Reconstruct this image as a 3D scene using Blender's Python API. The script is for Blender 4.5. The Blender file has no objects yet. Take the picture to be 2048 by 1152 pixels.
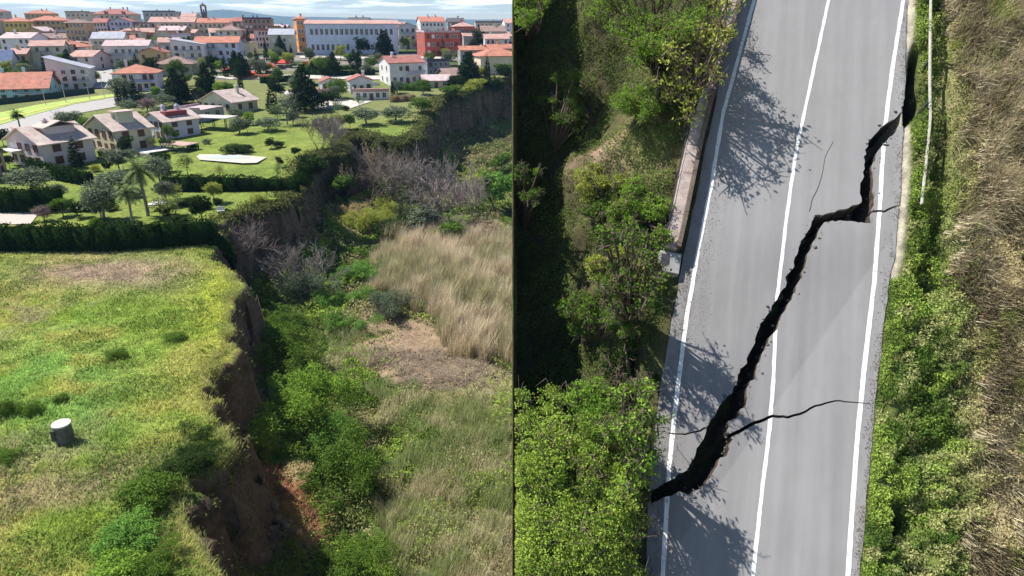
import bpy, math, random
import numpy as np
from mathutils import Vector, Matrix
from mathutils.geometry import delaunay_2d_cdt

# ------------------------------------------------------------------ camera
H = 24.0
FPX = 1357.0
PITCH = math.radians(21.3)
CP, SP = math.cos(PITCH), math.sin(PITCH)
sc = bpy.context.scene
col = sc.collection
cam_d = bpy.data.cameras.new('camera'); cam = bpy.data.objects.new('camera', cam_d); col.objects.link(cam)
cam.location = (0, 0, H); cam.rotation_euler = (math.radians(90) - PITCH, 0, 0)
cam_d.angle = 2 * math.atan(1024 / FPX); cam_d.clip_end = 40000; cam_d.clip_start = 0.1
sc.camera = cam
# ------------------------------------------------------------------ sky, sun, exposure
SUN = Vector((-0.54, 0.13, 0.83)).normalized()
w = bpy.data.worlds.new('World'); sc.world = w; w.use_nodes = True
nt = w.node_tree; bg = nt.nodes['Background']
sky = nt.nodes.new('ShaderNodeTexSky'); sky.sky_type = 'NISHITA'; sky.sun_disc = False
sky.sun_elevation = math.asin(SUN.z); sky.sun_rotation = math.atan2(SUN.x, SUN.y)
sky.air_density = 1.0; sky.dust_density = 0.0; sky.ozone_density = 3.5
tc = nt.nodes.new('ShaderNodeTexCoord'); mp = nt.nodes.new('ShaderNodeMapping')
mp.inputs['Scale'].default_value = (4, 4, 60)
nz = nt.nodes.new('ShaderNodeTexNoise'); nz.inputs['Scale'].default_value = 1.6; nz.inputs['Detail'].default_value = 7
nz.inputs['Roughness'].default_value = 0.6
rp = nt.nodes.new('ShaderNodeValToRGB'); rp.color_ramp.elements[0].position = 0.45; rp.color_ramp.elements[1].position = 0.60
sep = nt.nodes.new('ShaderNodeSeparateXYZ')
mr = nt.nodes.new('ShaderNodeMapRange'); mr.inputs[1].default_value = 0.012; mr.inputs[2].default_value = 0.026
mulc = nt.nodes.new('ShaderNodeMath'); mulc.operation = 'MULTIPLY'
mixc = nt.nodes.new('ShaderNodeMixRGB'); mixc.inputs[2].default_value = (27, 28, 29, 1)
nt.links.new(tc.outputs['Generated'], mp.inputs[0]); nt.links.new(mp.outputs[0], nz.inputs['Vector'])
nt.links.new(nz.outputs['Fac'], rp.inputs[0]); nt.links.new(tc.outputs['Generated'], sep.inputs[0])
nt.links.new(sep.outputs[2], mr.inputs[0]); nt.links.new(rp.outputs[0], mulc.inputs[0]); mr2 = nt.nodes.new('ShaderNodeMapRange'); mr2.inputs[1].default_value = 0.25; mr2.inputs[2].default_value = 0.08; mul2 = nt.nodes.new('ShaderNodeMath'); mul2.operation = 'MULTIPLY'
nt.links.new(sep.outputs[2], mr2.inputs[0]); nt.links.new(mr.outputs[0], mul2.inputs[0]); nt.links.new(mr2.outputs[0], mul2.inputs[1]); nt.links.new(mul2.outputs[0], mulc.inputs[1])
nt.links.new(mulc.outputs[0], mixc.inputs[0]); nt.links.new(sky.outputs[0], mixc.inputs[1]); nt.links.new(mixc.outputs[0], bg.inputs[0])
bg.inputs[1].default_value = 0.072
sun_d = bpy.data.lights.new('sun', 'SUN'); sun = bpy.data.objects.new('sun', sun_d); col.objects.link(sun)
sun_d.energy = 5.0; sun_d.angle = math.radians(0.5); sun_d.color = (1, 0.95, 0.87)
sun.rotation_euler = (-SUN).to_track_quat('-Z', 'Y').to_euler()
sc.view_settings.view_transform = 'Standard'; sc.view_settings.look = 'None'
sc.view_settings.exposure = 0.82; sc.view_settings.gamma = 1.0; sc.view_settings.use_curve_mapping = False
sc.cycles.max_bounces = 5; sc.cycles.diffuse_bounces = 2; sc.cycles.transparent_max_bounces = 4; sc.cycles.volume_bounces = 0

# ------------------------------------------------------------------ projection helpers (photo pixels 2048 x 1152 -> rays)
def ray(px, py):
    x = (px - 1024) / FPX; u = (576 - py) / FPX
    return np.array([x, CP + u * SP, -SP + u * CP])
def project(P):
    P = np.asarray(P, float)
    x, y, z = P[..., 0], P[..., 1], P[..., 2] - H
    d = y * CP - z * SP; u = y * SP + z * CP
    return 1024 + FPX * x / d, 576 - FPX * u / d, d

def hash2(ix, iy, s):
    h = (ix * 374761393 + iy * 668265263 + s * 1442695041) & 0xffffffff
    h = ((h ^ (h >> 13)) * 1274126177) & 0xffffffff
    return ((h ^ (h >> 16)) & 0xffff) / 65535.0
def vnoise(x, y, s=0):
    x = np.asarray(x, float); y = np.asarray(y, float)
    ix = np.floor(x).astype(np.int64); iy = np.floor(y).astype(np.int64)
    fx = x - ix; fy = y - iy; fx = fx * fx * (3 - 2 * fx); fy = fy * fy * (3 - 2 * fy)
    a = hash2(ix, iy, s); b = hash2(ix + 1, iy, s); c = hash2(ix, iy + 1, s); d = hash2(ix + 1, iy + 1, s)
    return (a * (1 - fx) + b * fx) * (1 - fy) + (c * (1 - fx) + d * fx) * fy
def fbm(x, y, s=0, o=4):
    t = 0; a = 0.5; tot = 0
    for i in range(o):
        t = t + a * vnoise(x * 2 ** i, y * 2 ** i, s + i); tot += a; a *= 0.5
    return t / tot
def sstep(a, b, x):
    t = np.clip((x - a) / (b - a), 0, 1); return t * t * (3 - 2 * t)
def inpoly(x, y, poly):
    x = np.asarray(x, float); y = np.asarray(y, float); r = np.zeros(np.broadcast(x, y).shape, bool); n = len(poly)
    for i in range(n):
        x0, y0 = poly[i][0], poly[i][1]; x1, y1 = poly[(i + 1) % n][0], poly[(i + 1) % n][1]
        if y0 == y1: continue
        c = ((y0 > y) != (y1 > y)) & (x < (x1 - x0) * (y - y0) / (y1 - y0) + x0)
        r ^= c
    return r
def polydist(x, y, poly, closed=True):
    best = np.full(np.shape(x), 1e9); n = len(poly)
    for i in range(n if closed else n - 1):
        ax, ay = poly[i]; bx, by = poly[(i + 1) % n]
        dx, dy = bx - ax, by - ay; L = dx * dx + dy * dy + 1e-9
        t = np.clip(((x - ax) * dx + (y - ay) * dy) / L, 0, 1)
        best = np.minimum(best, np.hypot(x - ax - t * dx, y - ay - t * dy))
    return best

# ------------------------------------------------------------------ terrain
PY_ = [0, 110, 160, 220, 280, 400, 620, 1500, 5000, 30000]
PZ_ = [0, 0, 1.6, 5.6, 10.5, 15.5, 17, -25, -70, -70]
def plateau_z(x, y): return np.interp(y, PY_, PZ_)
def onplane(px, py, z):
    r = ray(px, py); t = (z - H) / r[2]; return (r[0] * t, r[1] * t)
def onprof(px, py):
    z = 0
    for i in range(60):
        p = onplane(px, py, z); z = 0.6 * z + 0.4 * float(plateau_z(0, p[1]))
    return onplane(px, py, z)
EDGE_PX = [(500, 1230), (446, 1165), (392, 1118), (356, 1068), (338, 1010), (346, 962), (392, 930), (436, 914), (456, 892), (440, 850), (428, 800), (416, 742), (430, 716),
           (456, 690), (452, 650), (452, 600), (468, 568), (460, 540), (432, 505), (424, 480), (440, 450), (470, 428), (530, 412), (588, 396),
           (604, 372), (606, 340), (625, 318), (655, 303), (690, 308), (704, 300), (690, 282), (700, 262), (745, 276), (800, 285), (838, 268), (862, 225), (880, 196),
           (930, 188), (985, 165), (1030, 158)]
EDGE = [onplane(a, b, 0) if b > 330 else onprof(a, b) for a, b in EDGE_PX]
PLAT = [(-9, 6), (-12, 20)] + EDGE + [(30, 235), (90, 260), (300, 300), (2000, 400), (40000, 400), (40000, 40000), (-40000, 40000), (-40000, -200), (-9, -200)]
def valley_z(x, y):
    return -11 + 1.2 * (fbm(x / 14, y / 14, 5) - .5) + 2.5 * sstep(130, 230, y) + 1.6 * (fbm(x / 4, y / 4, 9) - .5)
def ground_z(x, y):
    x = np.asarray(x, float); y = np.asarray(y, float)
    d = polydist(x, y, PLAT); sd = np.where(inpoly(x, y, PLAT), d, -d)
    near = np.exp(-np.abs(sd) / 12)
    j = (fbm(x / 5.5, y / 5.5, 20, 2) - .5) * 2.6 * near + (fbm(x / 2.4, y / 2.4, 21, 4) - .5) * 3.4 * near + (fbm(x / .8, y / .8, 31, 2) - .5) * 1.3 * near
    s = sd + j
    k = np.clip((s + 2.2) / 2.2, 0, 1)
    k = np.where(k < .5, .5 * (2 * k) ** 1.4, 1 - .5 * (2 - 2 * k) ** 3.2)
    v = valley_z(x, y) + 3.4 * sstep(-9, -1.5, s)        # talus at the foot
    p = plateau_z(x, y) + (fbm(x / 5, y / 5, 3) - .5) * .5 * (y < 100) - .35 * sstep(2.5, 0, s)
    return v * (1 - k) + p * k
def hit(px, py):
    """where the ray of a photo pixel meets the terrain"""
    r = ray(px, py); t = 18 * 1.0045 ** np.arange(900)
    P = r[None, :] * t[:, None]; P[:, 2] += H
    g = ground_z(P[:, 0], P[:, 1]); b = np.where(P[:, 2] < g)[0]
    i = b[0] if len(b) else len(t) - 1
    a = max(i - 1, 0)
    u0 = P[a, 2] - g[a]; u1 = P[i, 2] - g[i]; f = u0 / (u0 - u1 + 1e-9)
    q = P[a] + (P[i] - P[a]) * min(max(f, 0), 1)
    return float(q[0]), float(q[1]), float(ground_z(q[0], q[1]))

# ------------------------------------------------------------------ materials
MATS = {}
def new_mat(name):
    m = bpy.data.materials.new(name); m.use_nodes = True; t = m.node_tree
    b = t.nodes['Principled BSDF']; return m, t, b
def mat(name, c, rough=.8, var=.18, scale=3.0, bump=0.0, metal=0.0, spec=.3):
    if name in MATS: return MATS[name]
    m, t, b = new_mat(name)
    b.inputs['Roughness'].default_value = rough; b.inputs['Metallic'].default_value = metal
    b.inputs['Specular IOR Level'].default_value = spec
    co = t.nodes.new('ShaderNodeTexCoord'); n = t.nodes.new('ShaderNodeTexNoise'); n.inputs['Scale'].default_value = scale
    n.inputs['Detail'].default_value = 6; n.inputs['Roughness'].default_value = .65
    t.links.new(co.outputs['Object'], n.inputs['Vector'])
    r = t.nodes.new('ShaderNodeValToRGB'); r.color_ramp.elements[0].position = .3; r.color_ramp.elements[1].position = .7
    r.color_ramp.elements[0].color = (*[x * (1 - var) for x in c], 1); r.color_ramp.elements[1].color = (*[min(x * (1 + var), 1) for x in c], 1)
    t.links.new(n.outputs['Fac'], r.inputs[0]); t.links.new(r.outputs[0], b.inputs['Base Color'])
    if bump:
        bp = t.nodes.new('ShaderNodeBump'); bp.inputs['Strength'].default_value = bump; bp.inputs['Distance'].default_value = .05
        t.links.new(n.outputs['Fac'], bp.inputs['Height']); t.links.new(bp.outputs[0], b.inputs['Normal'])
    MATS[name] = m; return m
def roof_mat(name, c):
    if name in MATS: return MATS[name]
    m, t, b = new_mat(name); b.inputs['Roughness'].default_value = .85
    co = t.nodes.new('ShaderNodeTexCoord')
    v = t.nodes.new('ShaderNodeTexVoronoi'); v.inputs['Scale'].default_value = 1.6
    n = t.nodes.new('ShaderNodeTexNoise'); n.inputs['Scale'].default_value = .6; n.inputs['Detail'].default_value = 7
    n.inputs['Roughness'].default_value = .7
    wv = t.nodes.new('ShaderNodeTexWave'); wv.inputs['Scale'].default_value = 1.3; wv.bands_direction = 'X'
    mx = t.nodes.new('ShaderNodeMixRGB'); mx.blend_type = 'MULTIPLY'; mx.inputs[0].default_value = .16
    r = t.nodes.new('ShaderNodeValToRGB'); r.color_ramp.elements[0].position = .3; r.color_ramp.elements[1].position = .68
    r.color_ramp.elements[0].color = (c[0] * .6, c[1] * .62, c[2] * .7, 1); r.color_ramp.elements[1].color = (min(c[0] * 1.2, 1), c[1] * 1.25, c[2] * 1.3, 1)
    t.links.new(co.outputs['Object'], n.inputs['Vector']); t.links.new(co.outputs['Object'], v.inputs['Vector']); t.links.new(co.outputs['Object'], wv.inputs['Vector'])
    t.links.new(n.outputs['Fac'], r.inputs[0]); t.links.new(r.outputs[0], mx.inputs[1]); t.links.new(v.outputs['Color'], mx.inputs[2])
    t.links.new(mx.outputs[0], b.inputs['Base Color'])
    bp = t.nodes.new('ShaderNodeBump'); bp.inputs['Distance'].default_value = .08; bp.inputs['Strength'].default_value = .7
    t.links.new(wv.outputs['Color'], bp.inputs['Height']); t.links.new(bp.outputs[0], b.inputs['Normal'])
    MATS[name] = m; return m
def leaf_mat(name, lo, hi, trans=.3, scale=.5):
    """foliage: per leaf variation from attribute v, clump variation from object noise"""
    if name in MATS: return MATS[name]
    m, t, b = new_mat(name); t.nodes.remove(b); out = t.nodes['Material Output']
    a = t.nodes.new('ShaderNodeAttribute'); a.attribute_name = 'v'
    r = t.nodes.new('ShaderNodeMixRGB'); r.inputs[1].default_value = (*lo, 1); r.inputs[2].default_value = (*hi, 1)
    d = t.nodes.new('ShaderNodeBsdfDiffuse'); tr = t.nodes.new('ShaderNodeBsdfTranslucent'); ms = t.nodes.new('ShaderNodeMixShader')
    ms.inputs[0].default_value = trans
    t.links.new(a.outputs['Fac'], r.inputs[0])
    t.links.new(r.outputs[0], d.inputs[0]); t.links.new(r.outputs[0], tr.inputs[0])
    t.links.new(d.outputs[0], ms.inputs[1]); t.links.new(tr.outputs[0], ms.inputs[2]); t.links.new(ms.outputs[0], out.inputs[0])
    MATS[name] = m; return m
def vcol_mat(name, trans=0.0, fine=0.3, scale=3.0, bump=0.0):
    """surface whose own colour is stored per vertex (soil, grass kinds), with fine procedural variation"""
    if name in MATS: return MATS[name]
    m, t, b = new_mat(name); out = t.nodes['Material Output']
    a = t.nodes.new('ShaderNodeAttribute'); a.attribute_name = 'col'
    if fine:
        co = t.nodes.new('ShaderNodeTexCoord'); n = t.nodes.new('ShaderNodeTexNoise'); n.inputs['Scale'].default_value = scale
        n.inputs['Detail'].default_value = 8; n.inputs['Roughness'].default_value = .75
        t.links.new(co.outputs['Object'], n.inputs['Vector'])
        r = t.nodes.new('ShaderNodeMapRange'); r.inputs[1].default_value = .3; r.inputs[2].default_value = .7
        r.inputs[3].default_value = 1 - fine; r.inputs[4].default_value = 1 + fine
        t.links.new(n.outputs['Fac'], r.inputs[0])
        mx = t.nodes.new('ShaderNodeVectorMath'); mx.operation = 'SCALE'
        t.links.new(a.outputs['Color'], mx.inputs[0]); t.links.new(r.outputs[0], mx.inputs['Scale']); src = mx.outputs[0]
    else: src = a.outputs['Color']
    if trans:
        t.nodes.remove(b); d = t.nodes.new('ShaderNodeBsdfDiffuse'); tr = t.nodes.new('ShaderNodeBsdfTranslucent'); ms = t.nodes.new('ShaderNodeMixShader')
        ms.inputs[0].default_value = trans; t.links.new(src, d.inputs[0]); t.links.new(src, tr.inputs[0])
        t.links.new(d.outputs[0], ms.inputs[1]); t.links.new(tr.outputs[0], ms.inputs[2]); t.links.new(ms.outputs[0], out.inputs[0])
    else:
        b.inputs['Roughness'].default_value = .95; b.inputs['Specular IOR Level'].default_value = .1
        t.links.new(src, b.inputs['Base Color'])
        if bump:
            bp = t.nodes.new('ShaderNodeBump'); bp.inputs['Strength'].default_value = bump; bp.inputs['Distance'].default_value = .25
            t.links.new(n.outputs['Fac'], bp.inputs['Height']); t.links.new(bp.outputs[0], b.inputs['Normal'])
    MATS[name] = m; return m

# ------------------------------------------------------------------ object helpers
def tag(o, label=None, cat=None, group=None, kind=None):
    if label: o['label'] = label
    if cat: o['category'] = cat
    if group: o['group'] = group
    if kind: o['kind'] = kind
    return o
def empty(name, loc, rz=0, label=None, cat=None, group=None, s=1):
    o = bpy.data.objects.new(name, None); col.objects.link(o); o.location = loc; o.rotation_euler = (0, 0, rz); o.scale = (s, s, s)
    o.empty_display_size = .3
    return tag(o, label, cat, group)
def link(name, me, m=None, parent=None):
    o = bpy.data.objects.new(name, me); col.objects.link(o)
    if m is not None and len(me.materials) == 0: me.materials.append(m)
    if parent is not None: o.parent = parent
    return o
def mesh_np(name, V, F, v=None, c=None, smooth=False):
    """V (n,3), F (m,k) constant k; v float per vertex, c colour per vertex"""
    V = np.asarray(V, np.float32); F = np.asarray(F, np.int32); me = bpy.data.meshes.new(name)
    k = F.shape[1]
    me.vertices.add(len(V)); me.vertices.foreach_set('co', V.ravel())
    me.loops.add(F.size); me.loops.foreach_set('vertex_index', F.ravel())
    me.polygons.add(len(F)); me.polygons.foreach_set('loop_start', np.arange(0, F.size, k, dtype=np.int32))
    me.update(calc_edges=True)
    if v is not None:
        a = me.attributes.new('v', 'FLOAT', 'POINT'); a.data.foreach_set('value', np.asarray(v, np.float32))
    if c is not None:
        a = me.attributes.new('col', 'FLOAT_COLOR', 'POINT'); c = np.asarray(c, np.float32)
        if c.shape[1] == 3: c = np.hstack([c, np.ones((len(c), 1), np.float32)])
        a.data.foreach_set('color', c.ravel())
    if smooth: me.polygons.foreach_set('use_smooth', np.ones(len(F), bool))
    return me
class MB:
    def __init__(s): s.v = []; s.f = []
    def box(s, x0, x1, y0, y1, z0, z1):
        b = len(s.v); s.v += [(x0, y0, z0), (x1, y0, z0), (x1, y1, z0), (x0, y1, z0), (x0, y0, z1), (x1, y0, z1), (x1, y1, z1), (x0, y1, z1)]
        s.f += [tuple(b + i for i in q) for q in ((3, 2, 1, 0), (4, 5, 6, 7), (0, 1, 5, 4), (1, 2, 6, 5), (2, 3, 7, 6), (3, 0, 4, 7))]; return s
    def poly(s, pts): b = len(s.v); s.v += [tuple(p) for p in pts]; s.f.append(tuple(range(b, b + len(pts)))); return s
    def tube(s, p0, p1, r0, r1=None, n=6, cap=True):
        r1 = r0 if r1 is None else r1; p0 = Vector(p0); p1 = Vector(p1); d = (p1 - p0).normalized()
        a = d.orthogonal().normalized(); c = d.cross(a); b = len(s.v)
        for p, r in ((p0, r0), (p1, r1)):
            for i in range(n):
                t = 2 * math.pi * i / n; s.v.append(tuple(p + a * math.cos(t) * r + c * math.sin(t) * r))
        for i in range(n): j = (i + 1) % n; s.f.append((b + i, b + j, b + n + j, b + n + i))
        if cap: s.f.append(tuple(b + n + i for i in range(n))); s.f.append(tuple(b + n - 1 - i for i in range(n)))
        return s
    def mesh(s, name):
        me = bpy.data.meshes.new(name); me.from_pydata(s.v, [], s.f); me.update(); return me
    def build(s, name, m, parent=None, bevel=0):
        o = link(name, s.mesh(name), m, parent)
        if bevel: bv = o.modifiers.new('bevel', 'BEVEL'); bv.width = bevel; bv.segments = 2
        return o
def copy_tree(o, parent=None):
    c = o.copy(); col.objects.link(c)
    if parent is not None: c.parent = parent
    for ch in o.children: copy_tree(ch, c)
    return c
def set_mat(o, m):
    o.material_slots[0].link = 'OBJECT'; o.material_slots[0].material = m

# ------------------------------------------------------------------ foliage
def leaf_quads(C, size, rng, flat=0.0, stretch=1.0):
    """leaf shaped quads at centres C; flat pushes normals upwards"""
    n = len(C); nrm = rng.normal(size=(n, 3)); nrm[:, 2] = np.abs(nrm[:, 2]) + flat
    nrm /= np.linalg.norm(nrm, axis=1)[:, None]; t = rng.normal(size=(n, 3)); t -= (t * nrm).sum(1)[:, None] * nrm
    t /= np.linalg.norm(t, axis=1)[:, None]; b = np.cross(nrm, t); s = np.asarray(size).reshape(-1, 1) * np.ones((n, 1))
    V = np.stack([C - t * s * stretch, C - b * s * .5 , C + t * s * stretch, C + b * s * .5], 1).reshape(-1, 3)
    return V, np.arange(4 * n).reshape(-1, 4)
def clump_points(lobes, n, rng, per=14, spread=.16, inner=.55):
    """points in leaf clumps spread through the outer volume of several ellipsoid lobes"""
    vol = np.array([np.prod(l[1]) ** (2 / 3) for l in lobes]); vol /= vol.sum(); out = []; vv = []
    for (c, r), p in zip(lobes, vol):
        k = max(int(n * p / per), 1); d = rng.normal(size=(k, 3)); d /= np.linalg.norm(d, axis=1)[:, None]
        q = d * (inner + (1.08 - inner) * rng.random(k) ** .6)[:, None]; q = q * np.array(r) + np.array(c)
        sc_ = spread * np.array(r).mean() * (0.6 + .8 * rng.random(k))
        pts = q[:, None, :] + rng.normal(size=(k, per, 3)) * sc_[:, None, None] * np.array([1, 1, .6])
        cv = rng.random(k); out.append(pts.reshape(-1, 3)); vv.append(np.clip(cv[:, None] * .75 + rng.random((k, per)) * .45 - .1, 0, 1).ravel())
    return np.concatenate(out), np.concatenate(vv)
def branch_segs(rng, base, dirv, length, r, levels, spread=.6, kids=3, segs=3, up=.15):
    S = []
    def rec(p, d, L, r, lv):
        st = L / segs
        for i in range(segs):
            d2 = d + rng.normal(size=3) * .13 + np.array([0, 0, up * .3]); d2 /= np.linalg.norm(d2)
            q = p + d2 * st; r2 = r * .82; S.append((p, q, r, r2)); p, d, r = q, d2, r2
            if lv > 0 and i >= (segs - 2 if lv == levels else 0):
                for _ in range(kids if i == segs - 1 else max(kids - 1, 1)):
                    e = d + rng.normal(size=3) * spread; e[2] += up; e /= np.linalg.norm(e)
                    rec(p, e, L * (.5 + .25 * rng.random()), r * .62, lv - 1)
    rec(np.array(base, float), np.array(dirv, float) / np.linalg.norm(dirv), length, r, levels)
    return S
def seg_mesh(name, S, n=4, rmin=.006):
    P = np.array([s[0] for s in S]); Q = np.array([s[1] for s in S]); R0 = np.maximum([s[2] for s in S], rmin); R1 = np.maximum([s[3] for s in S], rmin)
    d = Q - P; d /= np.linalg.norm(d, axis=1)[:, None] + 1e-9; a = np.cross(d, [.3, .9, .2]); a /= np.linalg.norm(a, axis=1)[:, None] + 1e-9; b = np.cross(d, a)
    V = []
    for C, R in ((P, R0), (Q, R1)):
        for i in range(n):
            t = 2 * math.pi * i / n; V.append(C + (a * math.cos(t) + b * math.sin(t)) * R[:, None])
    V = np.stack(V, 1); m = len(S); F = []
    for i in range(n):
        j = (i + 1) % n; F.append(np.stack([np.arange(m) * 2 * n + i, np.arange(m) * 2 * n + j, np.arange(m) * 2 * n + n + j, np.arange(m) * 2 * n + n + i], 1))
    return mesh_np(name, V.reshape(-1, 3), np.concatenate(F))
def blade_mesh(name, X, h, wdt, rng, colr, lean=.3, axis=None, gdir=(0, 0, 1)):
    """grass and cane blades: bent two segment strips rising from points X"""
    n = len(X); g = np.array(gdir, float); a = rng.normal(size=(n, 3)); a -= (a @ g)[:, None] * g; a /= np.linalg.norm(a, axis=1)[:, None]
    side = np.cross(a, g); h = np.asarray(h)[:, None]; wd = np.asarray(wdt, float).reshape(-1, 1) * np.ones((n, 1)); ln = lean * (.3 + rng.random((n, 1)))
    m1 = X + g * h * .55 + a * h * ln * .35; t = X + g * h * .97 + a * h * ln * 1.1
    V = np.stack([X - side * wd, X + side * wd, m1 + side * wd * .8, m1 - side * wd * .8, t], 1).reshape(-1, 3)
    i = np.arange(n)[:, None] * 5; F = np.concatenate([i + [0, 1, 2], i + [0, 2, 3], i + [3, 2, 4]])
    return mesh_np(name, V, F, c=np.repeat(colr, 5, axis=0))
BARK = mat('bark', (.12, .09, .065), .9, .3, 6, .5)
BARKG = mat('bark_grey', (.2, .185, .17), .9, .3, 6, .3)
LM = {
 'mid': leaf_mat('leaf_mid', (0.044, 0.094, 0.015), (0.163, 0.263, 0.044)),
 'bright': leaf_mat('leaf_bright', (0.088, 0.188, 0.025), (0.300, 0.450, 0.069)),
 'vivid': leaf_mat('leaf_vivid', (0.06, 0.15, 0.03), (0.21, 0.38, 0.07)),
 'yellow': leaf_mat('leaf_yellow', (0.200, 0.250, 0.037), (0.450, 0.475, 0.112)),
 'dark': leaf_mat('leaf_dark', (0.013, 0.032, 0.009), (0.045, 0.077, 0.020), .15),
 'olive': leaf_mat('leaf_olive', (0.075, 0.106, 0.062), (0.237, 0.275, 0.175), .2),
 'cypress': leaf_mat('leaf_cypress', (0.008, 0.022, 0.008), (0.028, 0.048, 0.016), .1),
 'pinkish': leaf_mat('leaf_pinkish', (0.150, 0.100, 0.106), (0.325, 0.237, 0.237), .2),
 'straw': leaf_mat('leaf_straw', (0.275, 0.225, 0.100), (0.575, 0.475, 0.263), .3),
 'drybrown': leaf_mat('leaf_drybrown', (0.150, 0.112, 0.062), (0.375, 0.275, 0.175), .2),
 'palm': leaf_mat('leaf_palm', (0.062, 0.100, 0.037), (0.213, 0.263, 0.112), .2),
 'lime': leaf_mat('leaf_lime', (.11, .20, .03), (.40, .52, .09)),
 'hedge': leaf_mat('leaf_hedge', (0.010, 0.024, 0.006), (0.036, 0.068, 0.014), .12),
}
# ------------------------------------------------------------------ ground
def axis_pts(a, b, fine, lo, hi, growth=1.16):
    p = list(np.arange(a, b, fine)); q = []; s = fine; x = a
    while x > lo: s *= growth; x -= s; q.append(x)
    p = q[::-1] + p; s = fine; x = p[-1]
    while x < hi: s *= growth; x += s; p.append(x)
    return np.array(p)
XS = np.concatenate([axis_pts(-62, 12, .45, -62, 12)[:], []])
XS = np.concatenate([XS, axis_pts(12.6, 60, 1.4, 12.6, 9500)]); XS = np.concatenate([-axis_pts(62.6, 150, 1.1, 62.6, 9500)[::-1], XS]); XS = np.unique(np.round(XS, 3))
YS = np.unique(np.round(np.concatenate([np.arange(4, 10, 1.5), np.arange(10, 130, .45), axis_pts(130.5, 320, 1.1, 130.5, 8000)]), 3))
YS = np.concatenate([[-3000, -600, -120, -30, -8], YS])
GX, GY = np.meshgrid(XS, YS); GZ = ground_z(GX, GY)
def lerp(a, b, t): t = np.asarray(t)[..., None]; return np.asarray(a) * (1 - t) + np.asarray(b) * t
ZBROWN = [(725, 640), (800, 635), (880, 660), (960, 700), (990, 740), (960, 775), (860, 785), (770, 770), (720, 740), (700, 690)]
ZRED = [(520, 930), (575, 940), (600, 990), (640, 1040), (650, 1120), (600, 1110), (560, 1040), (530, 990)]
def field_col(x, y):
    n1 = fbm(x / 7, y / 7, 41); n2 = fbm(x / 2.2, y / 2.2, 42); n3 = fbm(x / 11 + 4, y / 11, 43)
    c = lerp((.19, .27, .04), (.31, .32, .075), sstep(.35, .62, n1))
    c = lerp(c, (.30, .25, .125), .85 * sstep(.50, .66, n3) * sstep(.3, .6, n2))
    px, py, _ = project(np.stack([x, y, np.zeros_like(x)], -1))
    viv = np.exp(-(((px - 120) / 170) ** 2 + ((py - 780) / 120) ** 2)); c = lerp(c, (.18, .31, .06), np.clip(viv * 1.15, 0, .9) * sstep(.3, .55, n2))
    dry = np.exp(-(((px - 240) / 190) ** 2 + ((py - 545) / 34) ** 2)); c = lerp(c, (.34, .27, .17), np.clip(dry, 0, .85))
    yel = np.exp(-(((px - 440) / 50) ** 2 + ((py - 600) / 90) ** 2)); c = lerp(c, (.33, .38, .055), np.clip(yel * 1.1, 0, .9))
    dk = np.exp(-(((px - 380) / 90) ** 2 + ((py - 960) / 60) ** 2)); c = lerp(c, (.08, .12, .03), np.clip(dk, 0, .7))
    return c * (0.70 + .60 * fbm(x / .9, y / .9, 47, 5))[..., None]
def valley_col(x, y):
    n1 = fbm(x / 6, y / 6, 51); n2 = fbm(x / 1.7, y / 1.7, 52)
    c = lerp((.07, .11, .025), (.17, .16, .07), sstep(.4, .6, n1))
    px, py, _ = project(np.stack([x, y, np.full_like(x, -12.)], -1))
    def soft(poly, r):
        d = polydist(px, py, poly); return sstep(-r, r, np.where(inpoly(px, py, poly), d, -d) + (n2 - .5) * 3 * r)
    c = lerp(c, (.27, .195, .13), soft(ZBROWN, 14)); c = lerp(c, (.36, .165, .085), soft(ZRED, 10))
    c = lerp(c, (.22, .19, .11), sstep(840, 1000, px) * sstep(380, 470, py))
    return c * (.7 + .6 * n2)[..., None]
def terrain_col(x, y):
    d = polydist(x, y, PLAT); ins = inpoly(x, y, PLAT); sd = np.where(ins, d, -d)
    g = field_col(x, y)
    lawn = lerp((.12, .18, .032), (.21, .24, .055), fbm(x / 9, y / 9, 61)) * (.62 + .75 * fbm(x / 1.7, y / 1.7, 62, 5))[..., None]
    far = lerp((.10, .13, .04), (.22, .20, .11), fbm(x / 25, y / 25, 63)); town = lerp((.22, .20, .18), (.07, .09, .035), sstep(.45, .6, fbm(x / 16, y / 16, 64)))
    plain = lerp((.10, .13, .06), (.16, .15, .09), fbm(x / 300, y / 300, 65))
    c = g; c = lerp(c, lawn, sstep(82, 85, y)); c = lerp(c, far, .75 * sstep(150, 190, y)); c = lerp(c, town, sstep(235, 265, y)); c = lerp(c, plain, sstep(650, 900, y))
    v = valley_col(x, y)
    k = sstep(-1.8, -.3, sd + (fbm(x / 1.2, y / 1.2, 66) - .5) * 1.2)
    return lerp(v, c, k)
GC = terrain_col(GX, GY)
# bare earth where the ground is steep
sx = np.gradient(GZ, axis=1) / np.gradient(GX, axis=1); sy = np.gradient(GZ, axis=0) / np.gradient(GY, axis=0)
st = np.hypot(sx, sy); ear = lerp((.055, .043, .036), (.16, .12, .088), fbm(GX / 2.5, (GY + GZ * 3) / 4, 71)) * (.75 + .5 * fbm(GX / .6, GY / .6 + GZ * 1.5, 72))[..., None]
GC = lerp(GC, ear, sstep(.9, 1.7, st) * (GY < 400))
ny, nx = GX.shape; idx = np.arange(nx * ny).reshape(ny, nx)
F = np.stack([idx[:-1, :-1], idx[:-1, 1:], idx[1:, 1:], idx[1:, :-1]], -1).reshape(-1, 4)
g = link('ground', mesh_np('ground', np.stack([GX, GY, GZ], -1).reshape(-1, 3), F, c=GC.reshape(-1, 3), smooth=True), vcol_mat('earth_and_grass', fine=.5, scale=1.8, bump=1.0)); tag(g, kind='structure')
EG = None

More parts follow.
